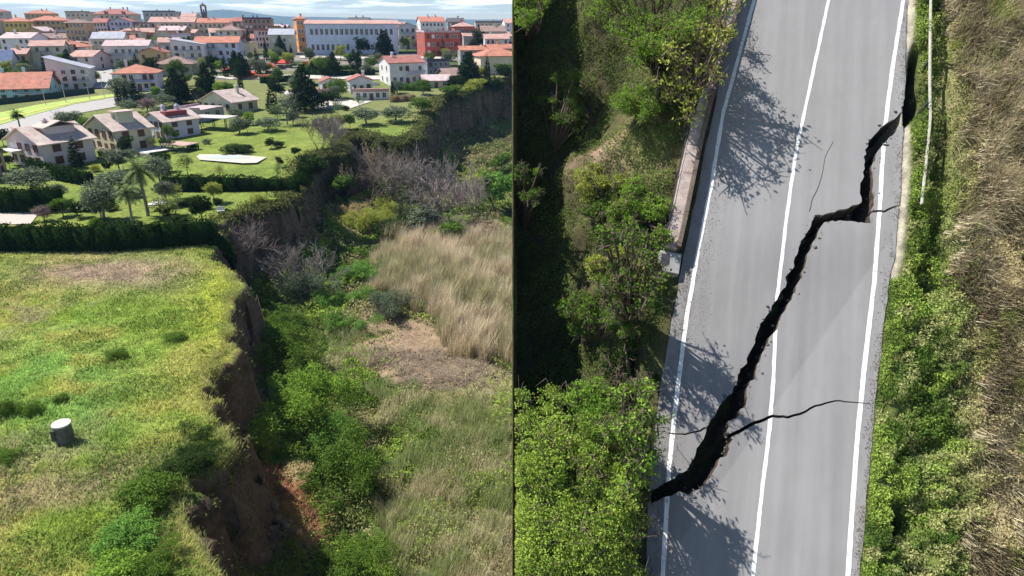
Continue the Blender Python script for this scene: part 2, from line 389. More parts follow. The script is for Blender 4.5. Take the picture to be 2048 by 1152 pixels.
def strip(name, pts_left, pts_right, m, lift=.12, sub=14):
    """a ribbon on the terrain between two lines of photo pixels"""
    V = []; k = len(pts_left); rows = []
    for a in range(k - 1):
        for s in range(sub + (a == k - 2)):
            t = s / sub; l = [pts_left[a][i] * (1 - t) + pts_left[a + 1][i] * t for i in (0, 1)]; r = [pts_right[a][i] * (1 - t) + pts_right[a + 1][i] * t for i in (0, 1)]
            row = []
            for q in range(5):
                u = q / 4; x = l[0] * (1 - u) + r[0] * u; y = l[1] * (1 - u) + r[1] * u; row.append((x, y, float(ground_z(x, y)) + lift))
            rows.append(row)
    V = np.array(rows); n0, n1 = V.shape[:2]; ii = np.arange(n0 * n1).reshape(n0, n1)
    F = np.stack([ii[:-1, :-1], ii[:-1, 1:], ii[1:, 1:], ii[1:, :-1]], -1).reshape(-1, 4)
    return link(name, mesh_np(name, V.reshape(-1, 3), F), m)
def W(px, py): h = hit(px, py); return (h[0], h[1])
PALE = mat('pale_road', (.33, .315, .30), .9, .08, 1.2); KERB = mat('kerb_stone', (.5, .49, .45), .9, .1, 2); VERGE = mat('verge_grass', (.30, .38, .09), .95, .25, 1.2)
GRAVEL = mat('pale_gravel', (.42, .37, .33), .95, .1, 3); PAVE = mat('cream_paving', (.44, .41, .36), .9, .08, 2.5)
a = [W(-70, 268), W(70, 229), W(150, 208), W(236, 193)]; b = [W(-70, 240), W(70, 211), W(150, 198), W(236, 187)]
tag(strip('verge', a, b, VERGE, .10), kind='structure')
a2 = [W(-70, 262), W(70, 224), W(150, 206), W(236, 192)]; b2 = [W(-70, 258), W(70, 221), W(150, 204), W(236, 190.6)]
tag(strip('kerb', a2, b2, mat('yellow_green_strip', (.42, .42, .12), .9, .1, 2), .16), kind='structure')
a3 = [W(-70, 300), W(40, 258), W(130, 232), W(232, 214)]
tag(strip('road', a3, [W(-70, 269), W(70, 230), W(150, 209), W(236, 194)], PALE, .13), kind='structure')
tag(strip('path', [W(190, 178), W(230, 176)], [W(192, 120), W(222, 118)], PALE, .2, 8), kind='structure')
tag(strip('pavement', [W(560, 184), W(630, 220), W(700, 218)], [W(620, 178), W(680, 200), W(745, 203)], PAVE, .15, 8), kind='structure')
tag(strip('yard', [W(-30, 447), W(60, 450)], [W(-30, 424), W(78, 426)], GRAVEL, .1, 6), kind='structure')
# town street ribbons, pale between the houses
tag(strip('street', [W(425, 160), W(600, 158), W(760, 160)], [W(425, 153), W(600, 150), W(760, 153)], PAVE, .2, 8), kind='structure')
tag(strip('promenade', [W(600, 117), W(760, 119), W(940, 118)], [W(600, 113), W(760, 115), W(940, 114)], PAVE, .25, 8), kind='structure')

# swimming pool in the lawn
pp = [W(393, 314), W(400, 309), W(470, 309), W(534, 316), W(514, 329), W(486, 330), W(400, 322)]
z = max(float(ground_z(*p)) for p in pp) + .06
mb = MB(); mb.poly([(x, y, z) for x, y in pp]); mb.f[0] = mb.f[0][::-1]
pool = mb.build('swimming_pool', PAVE); tag(pool, 'empty pale swimming pool slab set in the bright green lawn', 'swimming pool')
wp = [W(412, 317), W(425, 312.5), W(470, 312), W(500, 317), W(470, 320), W(430, 320)]
mb = MB(); mb.poly([(x, y, z + .03) for x, y in wp]); mb.build('basin', mat('pool_basin', (.38, .46, .42), .5, .1, 2), pool)

# far mountains
def mountains():
    xs = np.linspace(-9000, 9000, 260); ys = np.linspace(5000, 7600, 30); X, Y = np.meshgrid(xs, ys)
    ridge = np.exp(-((Y - 6300) / 650) ** 2); n = fbm(X / 1500, Y / 1500, 81, 5)
    pk = 62 * np.exp(-((X + 2480) / 330) ** 2) + 40 * np.exp(-((X + 2300) / 1300) ** 2)
    Z = -70 + ridge * (75 + 75 * n + pk) ; ii = np.arange(X.size).reshape(X.shape)
    F = np.stack([ii[:-1, :-1], ii[:-1, 1:], ii[1:, 1:], ii[1:, :-1]], -1).reshape(-1, 4)
    o = link('mountains', mesh_np('mountains', np.stack([X, Y, Z], -1).reshape(-1, 3), F, smooth=True), mat('mountain_scrub', (.07, .09, .06), .95, .3, .002)); tag(o, kind='structure')
mountains()
# ------------------------------------------------------------------ buildings
def wallm(c): return mat('plaster_%d_%d_%d' % tuple(int(x * 100) for x in c), tuple(x * .86 for x in c), .85, .14, .45)
def roofm(c): return roof_mat('tiles_%d_%d_%d' % tuple(int(x * 100) for x in c), c)
GLASS = mat('window_glass', (.03, .035, .045), .15, .2, 2, spec=.6); SHUT = mat('brown_shutter', (.10, .05, .035), .7, .1, 3)
WHITE = mat('white_paint', (.60, .59, .57), .7, .05, 2); METAL = mat('dark_metal', (.05, .05, .055), .5, .2, 4); REDP = mat('red_paint', (.62, .06, .035), .7, .15, 2)
WOOD = mat('brown_wood', (.14, .08, .05), .8, .2, 4); CONC = mat('weathered_concrete', (.30, .29, .28), .9, .2, 3, .4)
C_ = dict(white=(.72, .70, .70), cream=(.66, .57, .42), yellow=(.66, .47, .13), ochre=(.55, .38, .20), beige=(.58, .50, .40), grey=(.42, .40, .40), lilac=(.60, .56, .70), pink=(.68, .55, .57),
          brown=(.36, .26, .20), orange=(.72, .32, .12), red=(.46, .10, .07), teal=(.42, .68, .70), blue=(.52, .60, .74), pale=(.62, .61, .62), ygrey=(.58, .56, .44), slate=(.20, .24, .32))
R_ = dict(orange=(.48, .18, .11), red=(.36, .13, .10), salmon=(.50, .29, .23), brown=(.28, .18, .145), tan=(.56, .43, .36), grey=(.40, .40, .44), pinkish=(.58, .42, .40), dark=(.10, .09, .10), blue=(.12, .17, .30))
def slab(mb, pts, th=.18):
    b = len(mb.v); n = len(pts); mb.v += [tuple(p) for p in pts] + [(p[0], p[1], p[2] - th) for p in pts]
    mb.f.append(tuple(range(b, b + n))); mb.f.append(tuple(b + n + i for i in range(n))[::-1])
    for i in range(n): j = (i + 1) % n; mb.f.append((b + i, b + n + i, b + n + j, b + j))
WCACHE = {}
def window_mesh(ww, wh, kind):
    k = (round(ww, 2), round(wh, 2), kind)
    if k in WCACHE: return WCACHE[k]
    mb = MB(); mb.box(-ww / 2, ww / 2, -.05, .04, 0, wh)
    me = mb.mesh('window'); me.materials.append({'g': GLASS, 's': SHUT, 'w': WHITE}[kind])
    fr = MB(); t = .09
    fr.box(-ww / 2 - t, -ww / 2, -.09, .03, -t, wh + t); fr.box(ww / 2, ww / 2 + t, -.09, .03, -t, wh + t); fr.box(-ww / 2, ww / 2, -.09, .03, wh, wh + t); fr.box(-ww / 2, ww / 2, -.12, .03, -t, 0)
    if kind == 'g': fr.box(-.03, .03, -.08, -.05, 0, wh)
    mf = fr.mesh('frame'); mf.materials.append(WHITE if kind != 's' else WOOD)
    WCACHE[k] = (me, mf); return WCACHE[k]
def put_window(par, x, y, z, rz, ww, wh, kind, frame):
    me, mf = window_mesh(ww, wh, kind); o = link('window', me, None, par); o.location = (x, y, z); o.rotation_euler = (0, 0, rz)
    if frame: link('frame', mf, None, o)
    return o
HOUSES = []
def bld(name, label, cat, px0, px1, eave, base, rot=15, dep=10, wall='cream', roof='orange', rt='hip', fl=3, cols=5, wk='g', balc=(), chim=1, group=None, skip=.0, pitch=.36, dormer=0, ww=1.0, wh=1.35, side=2, frames=None, lit=None, over=.45, door=True):
    rnd = random.Random(int(px0 * 7 + base)); pxc = (px0 + px1) / 2
    x, y, z = hit(pxc, base); _, _, D = project((x, y, z)); Wd = (px1 - px0) * D / FPX; h = (base - eave) * D / FPX
    r = math.radians(rot); w_ = max((Wd - dep * abs(math.sin(r))) / math.cos(r), 3.0)
    dirn = math.atan2(x, y); cx = x + math.sin(dirn) * dep / 2; cy = y + math.cos(dirn) * dep / 2
    e = empty(name, (cx, cy, z), r, label, cat, group); HOUSES.append((cx, cy, max(w_, dep) / 2))
    if frames is None: frames = D < 330
    wm = wallm(C_[wall]); rm = roofm(R_[roof]); hw, hd = w_ / 2, dep / 2; rh = 0
    mb = MB(); mb.box(-hw, hw, -hd, hd, -2.5, h)
    rf = MB(); o = over; t = .2
    if rt == 'gable':
        rh = pitch * hd; mb.poly([(-hw, -hd, h), (-hw, 0, h + rh - .02), (-hw, hd, h)]); mb.poly([(hw, hd, h), (hw, 0, h + rh - .02), (hw, -hd, h)])
        oz = o * pitch
        slab(rf, [(-hw - o, -hd - o, h - oz + t), (hw + o, -hd - o, h - oz + t), (hw + o, 0, h + rh + t), (-hw - o, 0, h + rh + t)]); slab(rf, [(hw + o, hd + o, h - oz + t), (-hw - o, hd + o, h - oz + t), (-hw - o, 0, h + rh + t), (hw + o, 0, h + rh + t)])
    elif rt == 'gablex':
        rh = pitch * hw; mb.poly([(hw, -hd, h), (0, -hd, h + rh - .02), (-hw, -hd, h)]); mb.poly([(-hw, hd, h), (0, hd, h + rh - .02), (hw, hd, h)])
        oz = o * pitch
        slab(rf, [(-hw - o, hd + o, h - oz + t), (-hw - o, -hd - o, h - oz + t), (0, -hd - o, h + rh + t), (0, hd + o, h + rh + t)]); slab(rf, [(hw + o, -hd - o, h - oz + t), (hw + o, hd + o, h - oz + t), (0, hd + o, h + rh + t), (0, -hd - o, h + rh + t)])
    elif rt == 'hip':
        m_ = min(hw, hd); rh = pitch * m_; oz = o * pitch; X, Y = hw + o, hd + o; zb = h - oz + t; zt = h + rh + t
        if hw >= hd: A, B = (-(hw - hd), 0, zt), (hw - hd, 0, zt)
        else: A, B = (0, -(hd - hw), zt), (0, hd - hw, zt)
        P = [(-X, -Y, zb), (X, -Y, zb), (X, Y, zb), (-X, Y, zb)]
        if hw >= hd: fs = [[P[0], P[1], B, A], [P[1], P[2], B], [P[2], P[3], A, B], [P[3], P[0], A]]
        else: fs = [[P[0], P[1], A], [P[1], P[2], B, A], [P[2], P[3], B], [P[3], P[0], A, B]]
        for f_ in fs: slab(rf, f_)
    elif rt == 'mono':      # falls to the right
        rh = pitch * w_; mb.poly([(-hw, -hd, h), (hw, -hd, h), (-hw, -hd, h + rh)]); mb.poly([(-hw, hd, h), (-hw, hd, h + rh), (hw, hd, h)]); mb.poly([(-hw, -hd, h), (-hw, -hd, h + rh), (-hw, hd, h + rh), (-hw, hd, h)])
        slab(rf, [(-hw - o, -hd - o, h + rh + o * pitch + t), (hw + o, -hd - o, h - o * pitch + t), (hw + o, hd + o, h - o * pitch + t), (-hw - o, hd + o, h + rh + o * pitch + t)])
    elif rt == 'monoup':    # rises to the right
        rh = pitch * w_; mb.poly([(-hw, -hd, h), (hw, -hd, h), (hw, -hd, h + rh)]); mb.poly([(-hw, hd, h), (hw, hd, h + rh), (hw, hd, h)]); mb.poly([(hw, -hd, h), (hw, hd, h), (hw, hd, h + rh), (hw, -hd, h + rh)])
        slab(rf, [(-hw - o, -hd - o, h - o * pitch + t), (hw + o, -hd - o, h + rh + o * pitch + t), (hw + o, hd + o, h + rh + o * pitch + t), (-hw - o, hd + o, h - o * pitch + t)])
    else:
        rh = .4; rf.box(-hw - .15, hw + .15, -hd - .15, hd + .15, h + .003, h + .3); rf.box(-hw - .15, hw + .15, -hd - .15, -hd + .1, h + .303, h + .8); rf.box(-hw - .15, -hw + .1, -hd + .103, hd + .15, h + .303, h + .8)
    mb.build('wall', wm, e); ro = rf.build('roof', rm, e)
    for k in range(chim):
        cxk = rnd.uniform(-hw * .6, hw * .6); cyk = rnd.uniform(-hd * .3, hd * .4); c = MB(); zt = h + rh
        c.box(cxk - .35, cxk + .35, cyk - .3, cyk + .3, h, zt + 1.0); c.box(cxk - .47, cxk + .47, cyk - .42, cyk + .42, zt + 1.003, zt + 1.15); c.box(cxk - .25, cxk + .25, cyk - .2, cyk + .2, zt + 1.153, zt + 1.4); c.build('chimney', wm, ro)
    for k in range(dormer):
        dx = (-.5 + (k + .5) / dormer) * w_ * .8; d = MB(); zz = h + .25; d.box(dx - .7, dx + .7, -hd + .5, -hd + 3, zz, zz + 1.2); dd = d.build('dormer', wm, ro)
        dr = MB(); slab(dr, [(dx - .95, -hd + .3, zz + 1.2), (dx, -hd + .3, zz + 1.7), (dx, -hd + 3.2, zz + 1.7), (dx - .95, -hd + 3.2, zz + 1.2)], .1); slab(dr, [(dx, -hd + .3, zz + 1.7), (dx + .95, -hd + .3, zz + 1.2), (dx + .95, -hd + 3.2, zz + 1.2), (dx, -hd + 3.2, zz + 1.7)], .1); dr.build('dormer_roof', rm, dd)
        put_window(dd, dx, -hd + .5, zz + .15, 0, .8, .85, 'g', False)
    fh = h / fl
    for f_ in range(fl):
        zf = f_ * fh + fh * .3; whh = min(wh, fh * .55)
        for c in range(cols):
            if rnd.random() < skip: continue
            xx = (-.5 + (c + .5) / cols) * w_ * .92
            if door and f_ == 0 and c == cols // 2:
                dm = MB(); dm.box(xx - .55, xx + .55, -hd - .06, -hd + .05, 0, min(2.2, fh * .8)); dm.build('door', WOOD, e); continue
            put_window(e, xx, -hd, zf, 0, min(ww, w_ * .5 / cols), whh, wk if name == 'school_building' else rnd.choice([wk] * 6 + ['s', 's', 'w']), frames)
        for sgn in (-1, 1):
            for c in range(side):
                if rnd.random() < skip: continue
                put_window(e, sgn * hw, (-.5 + (c + .5) / side) * dep * .85, zf, sgn * math.pi / 2, ww, whh, wk, frames)
    for (f_, a, b_) in balc:
        zf = f_ * fh; xa, xb = -hw + a * w_, -hw + b_ * w_; bm = MB(); bm.box(xa, xb, -hd - 1.3, -hd - .003, zf - .12, zf + .05); bo = bm.build('balcony', WHITE, e)
        rl = MB(); rl.box(xa, xb, -hd - 1.3, -hd - 1.24, zf + .85, zf + .93); nb = max(int((xb - xa) / .35), 2)
        for i in range(nb + 1): q = xa + (xb - xa) * i / nb; rl.box(q - .02, q + .02, -hd - 1.29, -hd - 1.25, zf + .053, zf + .85)
        rl.box(xa, xa + .05, -hd - 1.23, -hd - .1, zf + .85, zf + .93); rl.box(xb - .05, xb, -hd - 1.23, -hd - .1, zf + .85, zf + .93); rl.build('railing', METAL, bo)
    return e, w_, dep, h, rh
B = bld
AP, HS = 'apartment_building', 'house'
# ---- back row, against the sky
B(AP, 'beige block with a red roof cut by the left edge of the skyline', 'building', -22, 26, 26, 66, 12, 12, 'beige', 'red', 'hip', 4, 5)
B(AP, 'long orange hipped roof block behind the yellow building', 'building', 62, 122, 30, 66, 20, 14, 'ochre', 'orange', 'hip', 4, 6, chim=2)
B(AP, 'beige block under dark treetops left of the big red roof', 'building', 146, 196, 28, 70, 10, 12, 'beige', 'brown', 'flat', 4, 5)
B(AP, 'large beige block with the widest red roof on the skyline', 'building', 198, 288, 32, 76, 18, 16, 'beige', 'red', 'hip', 4, 8, chim=3, dormer=2)
B(AP, 'grey skyline block with two chimney towers left of the bell tower', 'building', 300, 364, 27, 70, 5, 12, 'grey', 'dark', 'flat', 4, 6, chim=2)
B(AP, 'brown roofed block right behind the bell tower', 'building', 372, 402, 36, 70, 5, 12, 'cream', 'salmon', 'gable', 4, 3)
B(AP, 'dim brown block with a dark roof at the end of the old town skyline', 'building', 490, 556, 42, 92, 14, 14, 'brown', 'dark', 'flat', 5, 6, chim=2, balc=((2, .1, .5), (3, .1, .5)))
B(AP, 'stepped brown annex lower than the dark roofed block beside it', 'building', 540, 572, 58, 100, 14, 10, 'ochre', 'brown', 'flat', 4, 3)
B(AP, 'red roofed block seen over the right end of the long school', 'building', 832, 893, 46, 80, 16, 14, 'white', 'orange', 'gable', 3, 6, chim=2)
B(AP, 'low dark roof behind the school between two chimneys', 'building', 700, 742, 44, 72, 4, 12, 'brown', 'dark', 'gable', 3, 4, chim=2)
B(AP, 'dark roofed block on the skyline right of the red roof', 'building', 893, 930, 46, 76, 8, 12, 'brown', 'dark', 'gable', 3, 4)
B(AP, 'grey green block on the skyline behind the tall dark tree', 'building', 948, 1004, 48, 84, 6, 12, 'ygrey', 'brown', 'flat', 3, 6)
B(AP, 'bright white block cut off at the right end of the skyline', 'building', 1003, 1042, 48, 78, 10, 12, 'white', 'salmon', 'gable', 3, 3)
# bell tower
x, y, z = hit(383, 66); D = project((x, y, z))[2]; k = D / FPX
bt = empty('bell_tower', (x, y + 30, z), .25, 'slim dark church bell tower rising above the red roofs', 'bell tower')
m = MB(); m.box(-5 * k, 5 * k, -5 * k, 5 * k, -3, 40 * k); m.build('shaft', mat('dark_brick', (.14, .09, .075), .9, .2, 1), bt)
m = MB()
for sx_ in (-1, 1):
    for sy_ in (-1, 1): m.box(sx_ * 4.4 * k - k, sx_ * 4.4 * k + k, sy_ * 4.4 * k - k, sy_ * 4.4 * k + k, 40.1 * k, 51 * k)
m.build('belfry', mat('dark_brick', (0, 0, 0)), bt)
m = MB(); m.box(-6 * k, 6 * k, -6 * k, 6 * k, 51.1 * k, 52.5 * k); m.poly([(-5 * k, -5 * k, 52.6 * k), (5 * k, -5 * k, 52.6 * k), (0, 0, 58 * k)]); m.poly([(5 * k, -5 * k, 52.6 * k), (5 * k, 5 * k, 52.6 * k), (0, 0, 58 * k)]); m.poly([(5 * k, 5 * k, 52.6 * k), (-5 * k, 5 * k, 52.6 * k), (0, 0, 58 * k)]); m.poly([(-5 * k, 5 * k, 52.6 * k), (-5 * k, -5 * k, 52.6 * k), (0, 0, 58 * k)]); m.build('roof', mat('dark_brick', (0, 0, 0)), bt)
m = MB(); m.tube((0, 0, 41 * k), (0, 0, 45 * k), 2 * k, 1.2 * k, 8); m.build('bell', METAL, bt)
# ---- second row
B(AP, 'grey fronted block with a red roof at the left edge below the skyline', 'building', -20, 23, 44, 84, 12, 12, 'grey', 'red', 'hip', 4, 4)
B(AP, 'bright yellow apartment block with an orange roof', 'building', 22, 76, 46, 88, 18, 12, 'yellow', 'orange', 'hip', 3, 5, chim=1)
B(AP, 'ochre block with dark windows right of the yellow building', 'building', 75, 150, 44, 84, 16, 12, 'ochre', 'orange', 'hip', 4, 7, balc=((1, .1, .4), (2, .1, .4)), chim=2)
B(AP, 'tall brownish block with a cluttered roof above the white hipped house', 'building', 148, 196, 50, 108, 12, 12, 'ochre', 'brown', 'hip', 5, 5, balc=((2, .5, .95), (3, .5, .95)))
B(HS, 'small white flat topped house squeezed before the ochre block', 'house', 106, 144, 64, 92, 10, 8, 'white', 'pinkish', 'flat', 2, 3, chim=0)
B(AP, 'pinkish white block with a red gable beside the lilac building', 'building', 196, 230, 48, 86, 15, 11, 'pink', 'red', 'gable', 4, 4)
B(AP, 'lilac blue apartment block with white framed balconies', 'building', 229, 279, 46, 86, 15, 12, 'lilac', 'red', 'gablex', 4, 5, balc=((1, .3, .9), (2, .3, .9), (3, .3, .9)))
B(AP, 'beige block with stacked balconies right of the lilac building', 'building', 278, 312, 50, 84, 14, 11, 'ygrey', 'brown', 'flat', 4, 3, balc=((1, .1, .9), (2, .1, .9), (3, .1, .9)))
B(AP, 'long beige block with a broad pale red roof below the bell tower', 'building', 310, 402, 47, 82, 10, 14, 'beige', 'salmon', 'gable', 3, 9, chim=3)
B(AP, 'cream block with split orange roofs right of the bell tower', 'building', 402, 474, 48, 82, 12, 12, 'cream', 'orange', 'gable', 3, 7, chim=2, balc=((1, .05, .2), (2, .05, .2)))
B(AP, 'brown fronted block half hidden left of the dark roofed block', 'building', 472, 500, 46, 88, 10, 10, 'brown', 'red', 'gable', 4, 3)
B(AP, 'pale yellow grey gabled block just left of the orange tower', 'building', 541, 598, 72, 110, 12, 12, 'ygrey', 'grey', 'gable', 2, 4, chim=0)
B(AP, 'bright orange tower block at the left end of the school', 'building', 588, 624, 42, 104, 24, 10, 'orange', 'orange', 'hip', 4, 3, chim=1)
school = B('school_building', 'long pale blue school with two rows of tall windows and orange roof', 'school', 616, 802, 52, 109, 9, 14, 'blue', 'salmon', 'gable', 2, 17, chim=0, ww=1.5, wh=2.3, pitch=.2, side=3)
B(AP, 'white block with a red gable joined to the right of the school', 'building', 796, 838, 56, 98, 8, 12, 'pale', 'red', 'gablex', 3, 3, balc=((1, .1, .9), (2, .1, .9)), chim=0)
B(AP, 'brick red block with white window surrounds and pale flat roof', 'building', 832, 923, 68, 113, 22, 13, 'red', 'pinkish', 'flat', 3, 7, chim=1)
B(AP, 'dusky red roofed block between the brick red block and the tall tree', 'building', 902, 952, 56, 100, 12, 12, 'red', 'salmon', 'hip', 3, 4)
B(AP, 'ochre block behind the dark tree at the right of the town', 'building', 958, 1012, 66, 108, 8, 12, 'beige', 'brown', 'gable', 3, 6)
# ---- third row
B(HS, 'long low house with a pinkish roof and row of dormers at the left edge', 'house', -16, 92, 92, 112, 6, 12, 'ochre', 'pinkish', 'gable', 2, 8, dormer=5, chim=1)
B(HS, 'white hipped roof house with the brightest orange roof', 'house', 88, 184, 96, 128, 14, 13, 'pale', 'orange', 'hip', 3, 6, chim=1)
B(HS, 'brownish small house with an orange roof behind the solar roof', 'house', 33, 74, 110, 144, 15, 9, 'ochre', 'salmon', 'gable', 2, 3)
B(HS, 'white house with a dark blue solar panelled roof', 'house', -24, 40, 128, 152, 18, 9, 'white', 'blue', 'gable', 2, 4, chim=0, pitch=.9)
B(AP, 'cream apartment block with small dark windows and a flat roof', 'building', 194, 266, 80, 122, 18, 12, 'cream', 'grey', 'gable', 3, 6, chim=0, ww=.8, wh=1.0)
B(AP, 'pale block with rows of balconies in front of the cream block', 'building', 222, 312, 94, 132, 12, 10, 'pale', 'pinkish', 'gable', 2, 6, balc=((1, .05, .45), (1, .55, .95)), chim=0)
B(HS, 'white gabled house with an arched pair of upper windows', 'house', 300, 366, 90, 118, 8, 11, 'white', 'grey', 'gablex', 2, 4, chim=0)
B(HS, 'white house with a sloping roof line and long upper balcony', 'house', 352, 424, 92, 134, 12, 11, 'white', 'grey', 'mono', 3, 4, balc=((1, .05, .95), (2, .05, .9)), chim=0, pitch=.16)
B(HS, 'white house with two red roofs and tall blue glazed front', 'house', 398, 490, 88, 128, 12, 11, 'blue', 'orange', 'gable', 3, 6, balc=((1, .1, .5), (2, .1, .5)), chim=2)
# ---- fourth row
B(HS, 'grey white house with long sloping roof falling to the right', 'house', 104, 198, 140, 178, 22, 11, 'pale', 'grey', 'mono', 3, 4, chim=0, pitch=.30, balc=((1, .6, .98),))
B('villa', 'turquoise villa under a huge orange roof by the grass verge', 'villa', -40, 116, 176, 200, 20, 14, 'teal', 'orange', 'gable', 2, 6, chim=2, pitch=.5, balc=((1, .6, .95),), over=1.0)
B('villa', 'lilac white villa with red hipped roof behind the three cypresses', 'villa', 232, 332, 148, 182, 18, 12, 'lilac', 'orange', 'hip', 2, 6, chim=1, balc=((1, .4, .9),))
B(HS, 'low house with a wide brown roof behind the lilac white villa', 'house', 318, 398, 128, 150, 14, 12, 'ygrey', 'brown', 'hip', 1, 5, chim=1, over=1.0)
B(HS, 'white two storey house with a maroon roof and balconies near the bluff', 'house', 756, 854, 128, 170, 26, 12, 'white', 'red', 'gable', 2, 5, chim=1, balc=((1, .5, .98), (0, .5, .98)), pitch=.3)
B(HS, 'dark slate blue extension right of the maroon roofed house', 'house', 846, 902, 124, 152, 14, 9, 'slate', 'dark', 'flat', 2, 4, chim=0)
B('shed', 'low shed with broad brown tiled roof beside the slate blue extension', 'shed', 870, 940, 152, 168, 20, 12, 'brown', 'brown', 'gable', 1, 3, chim=0, pitch=.3)
B('shed', 'low tan roofed shed above the bluff edge', 'shed', 842, 902, 162, 176, 8, 8, 'beige', 'pinkish', 'gable', 1, 3, chim=0, pitch=.35)
B(HS, 'cream house with a broad orange roof cut by the right edge of the town', 'house', 940, 1046, 114, 148, 18, 13, 'cream', 'orange', 'hip', 1, 3, chim=0, ww=.7, wh=.8)
B('cottage', 'small white gabled cottage left of its twin with the terrace', 'cottage', 634, 684, 164, 184, 20, 8, 'white', 'red', 'gablex', 1, 3, chim=0)
B('cottage', 'white gabled cottage with red tiles above the white terrace', 'cottage', 690, 752, 162, 186, 18, 9, 'white', 'red', 'gablex', 1, 3, chim=1)
B('cottage', 'white terrace house with deep shaded openings below the twin cottages', 'cottage', 704, 782, 184, 200, 12, 7, 'white', 'salmon', 'flat', 1, 5, chim=0, ww=1.6, wh=1.8)
B('cottage', 'tiny white outbuilding with a flat roof left of the terrace house', 'cottage', 636, 672, 184, 196, 8, 6, 'white', 'salmon', 'flat', 1, 2, chim=0)
# ---- near houses by the lawns
P = dict(over=.6)
B(HS, 'tan roofed house cut by the left edge beside the long hedges', 'house', -70, 24, 326, 366, 24, 10, 'cream', 'tan', 'gable', 2, 4, 's', chim=0, balc=((1, .4, .98),), **P)
e, w_, d_, h_, rh = B('villa', 'pinkish villa with a white awning and pale tiled gables', 'villa', 32, 192, 284, 332, -30, 9, 'pink', 'tan', 'gablex', 2, 4, 's', chim=1, ww=1.2, wh=1.5, pitch=.42, **P)
m = MB(); m.box(-w_ * .42, -w_ * .05, -d_ / 2 - 1.8, -d_ / 2 - .01, h_ * .62, h_ * .66); m.build('awning', WHITE, e)
m = MB(); m.box(w_ * .05, w_ * .3, -2, 3, h_, h_ + 2.4); dd = m.build('attic', wallm(C_['pink']), e); m = MB(); slab(m, [(-.05 * w_, -2.6, h_ + 2.4), (w_ * .36, -2.6, h_ + 2.4), (w_ * .36, .5, h_ + 3.4), (-.05 * w_, .5, h_ + 3.4)]); slab(m, [(-.05 * w_, .5, h_ + 3.4), (w_ * .36, .5, h_ + 3.4), (w_ * .36, 3.6, h_ + 2.4), (-.05 * w_, 3.6, h_ + 2.4)]); m.build('attic_roof', roofm(R_['tan']), dd)
e, w_, d_, h_, rh = B('villa', 'pale yellow gabled villa with brown shutters and a ridge dormer', 'villa', 180, 312, 258, 304, -34, 7, 'cream', 'tan', 'gablex', 2, 4, 's', chim=0, ww=1.1, wh=1.4, pitch=.45, **P)
m = MB(); m.box(w_ * .12, w_ * .34, -1.5, 1.5, h_ + .8, h_ + 3.0); dd = m.build('dormer', wallm(C_['ygrey']), e); m = MB(); m.box(w_ * .08, w_ * .38, -1.9, 1.9, h_ + 3.003, h_ + 3.2); m.build('dormer_roof', roofm(R_['tan']), dd)
put_window(dd, w_ * .23, -1.5, h_ + 1.5, 0, .8, 1.1, 'g', True)
m = MB(); m.box(w_ / 2, w_ / 2 + 5, -d_ / 2, d_ / 2 + 2, .3, .45); m.box(w_ / 2 + .003, w_ / 2 + 5, -d_ / 2 - .1, -d_ / 2 - .003, .2, .9); m.build('terrace', WHITE, e)
e, w_, d_, h_, rh = B('villa', 'lilac villa with a dark red recess cut into its pale roof', 'villa', 298, 398, 242, 276, -32, 8, 'lilac', 'tan', 'gablex', 2, 4, 's', chim=2, ww=1.1, wh=1.5, pitch=.42, **P)
m = MB(); m.box(.08 * w_, .32 * w_, -2.5, 2.5, h_ + .8, h_ + 1.75); m.build('roof_terrace', mat('maroon_tiles', (.22, .05, .05), .8, .2, 2), e)
B('villa', 'beige villa with a hipped roof and chimney at the far end of the lawns', 'villa', 408, 516, 203, 226, -28, 8, 'ygrey', 'tan', 'gablex', 1, 4, 's', chim=1, pitch=.42, **P)
B(HS, 'low flat roofed extension between the lilac and beige villas', 'house', 366, 440, 222, 244, -14, 9, 'grey', 'pinkish', 'flat', 1, 4, 'g', chim=0, ww=1.6, wh=1.8)
def open_shed(label, name, cat, px0, px1, top, base, dep, m_top, rot=0, legs=3, group=None):
    x, y, z = hit((px0 + px1) / 2, base); D = project((x, y, z))[2]; w_ = (px1 - px0) * D / FPX; h = (base - top) * D / FPX
    e = empty(name, (x, y, z), math.radians(rot), label, cat, group); m = MB(); m.box(-w_ / 2, w_ / 2, 0, dep, h - .16, h); m.build('roof', m_top, e)
    for i in range(legs):
        for j in (0.15, dep - .15): q = -w_ / 2 + .15 + (w_ - .3) * i / (legs - 1); m = MB(); m.box(q - .07, q + .07, j - .07, j + .07, -.6, h - .163); m.build('post', WHITE if m_top is WHITE else METAL, e)
    return e
open_shed('dark posted carport with a pale roof beside the lilac villa', 'carport', 'carport', 372, 458, 236, 262, 5, mat('carport_sheet', (.48, .45, .44), .7, .1, 2), -14, 4)
open_shed('low pink brown pergola roof at the yellow villa corner', 'pergola', 'pergola', 316, 376, 290, 304, 4, mat('reed_matting', (.40, .27, .24), .9, .2, 3), -20, 3)
open_shed('white garden canopy over dark seats beneath the tall palms', 'canopy', 'canopy', 296, 328, 409, 424, 2.2, WHITE, 6, 2)
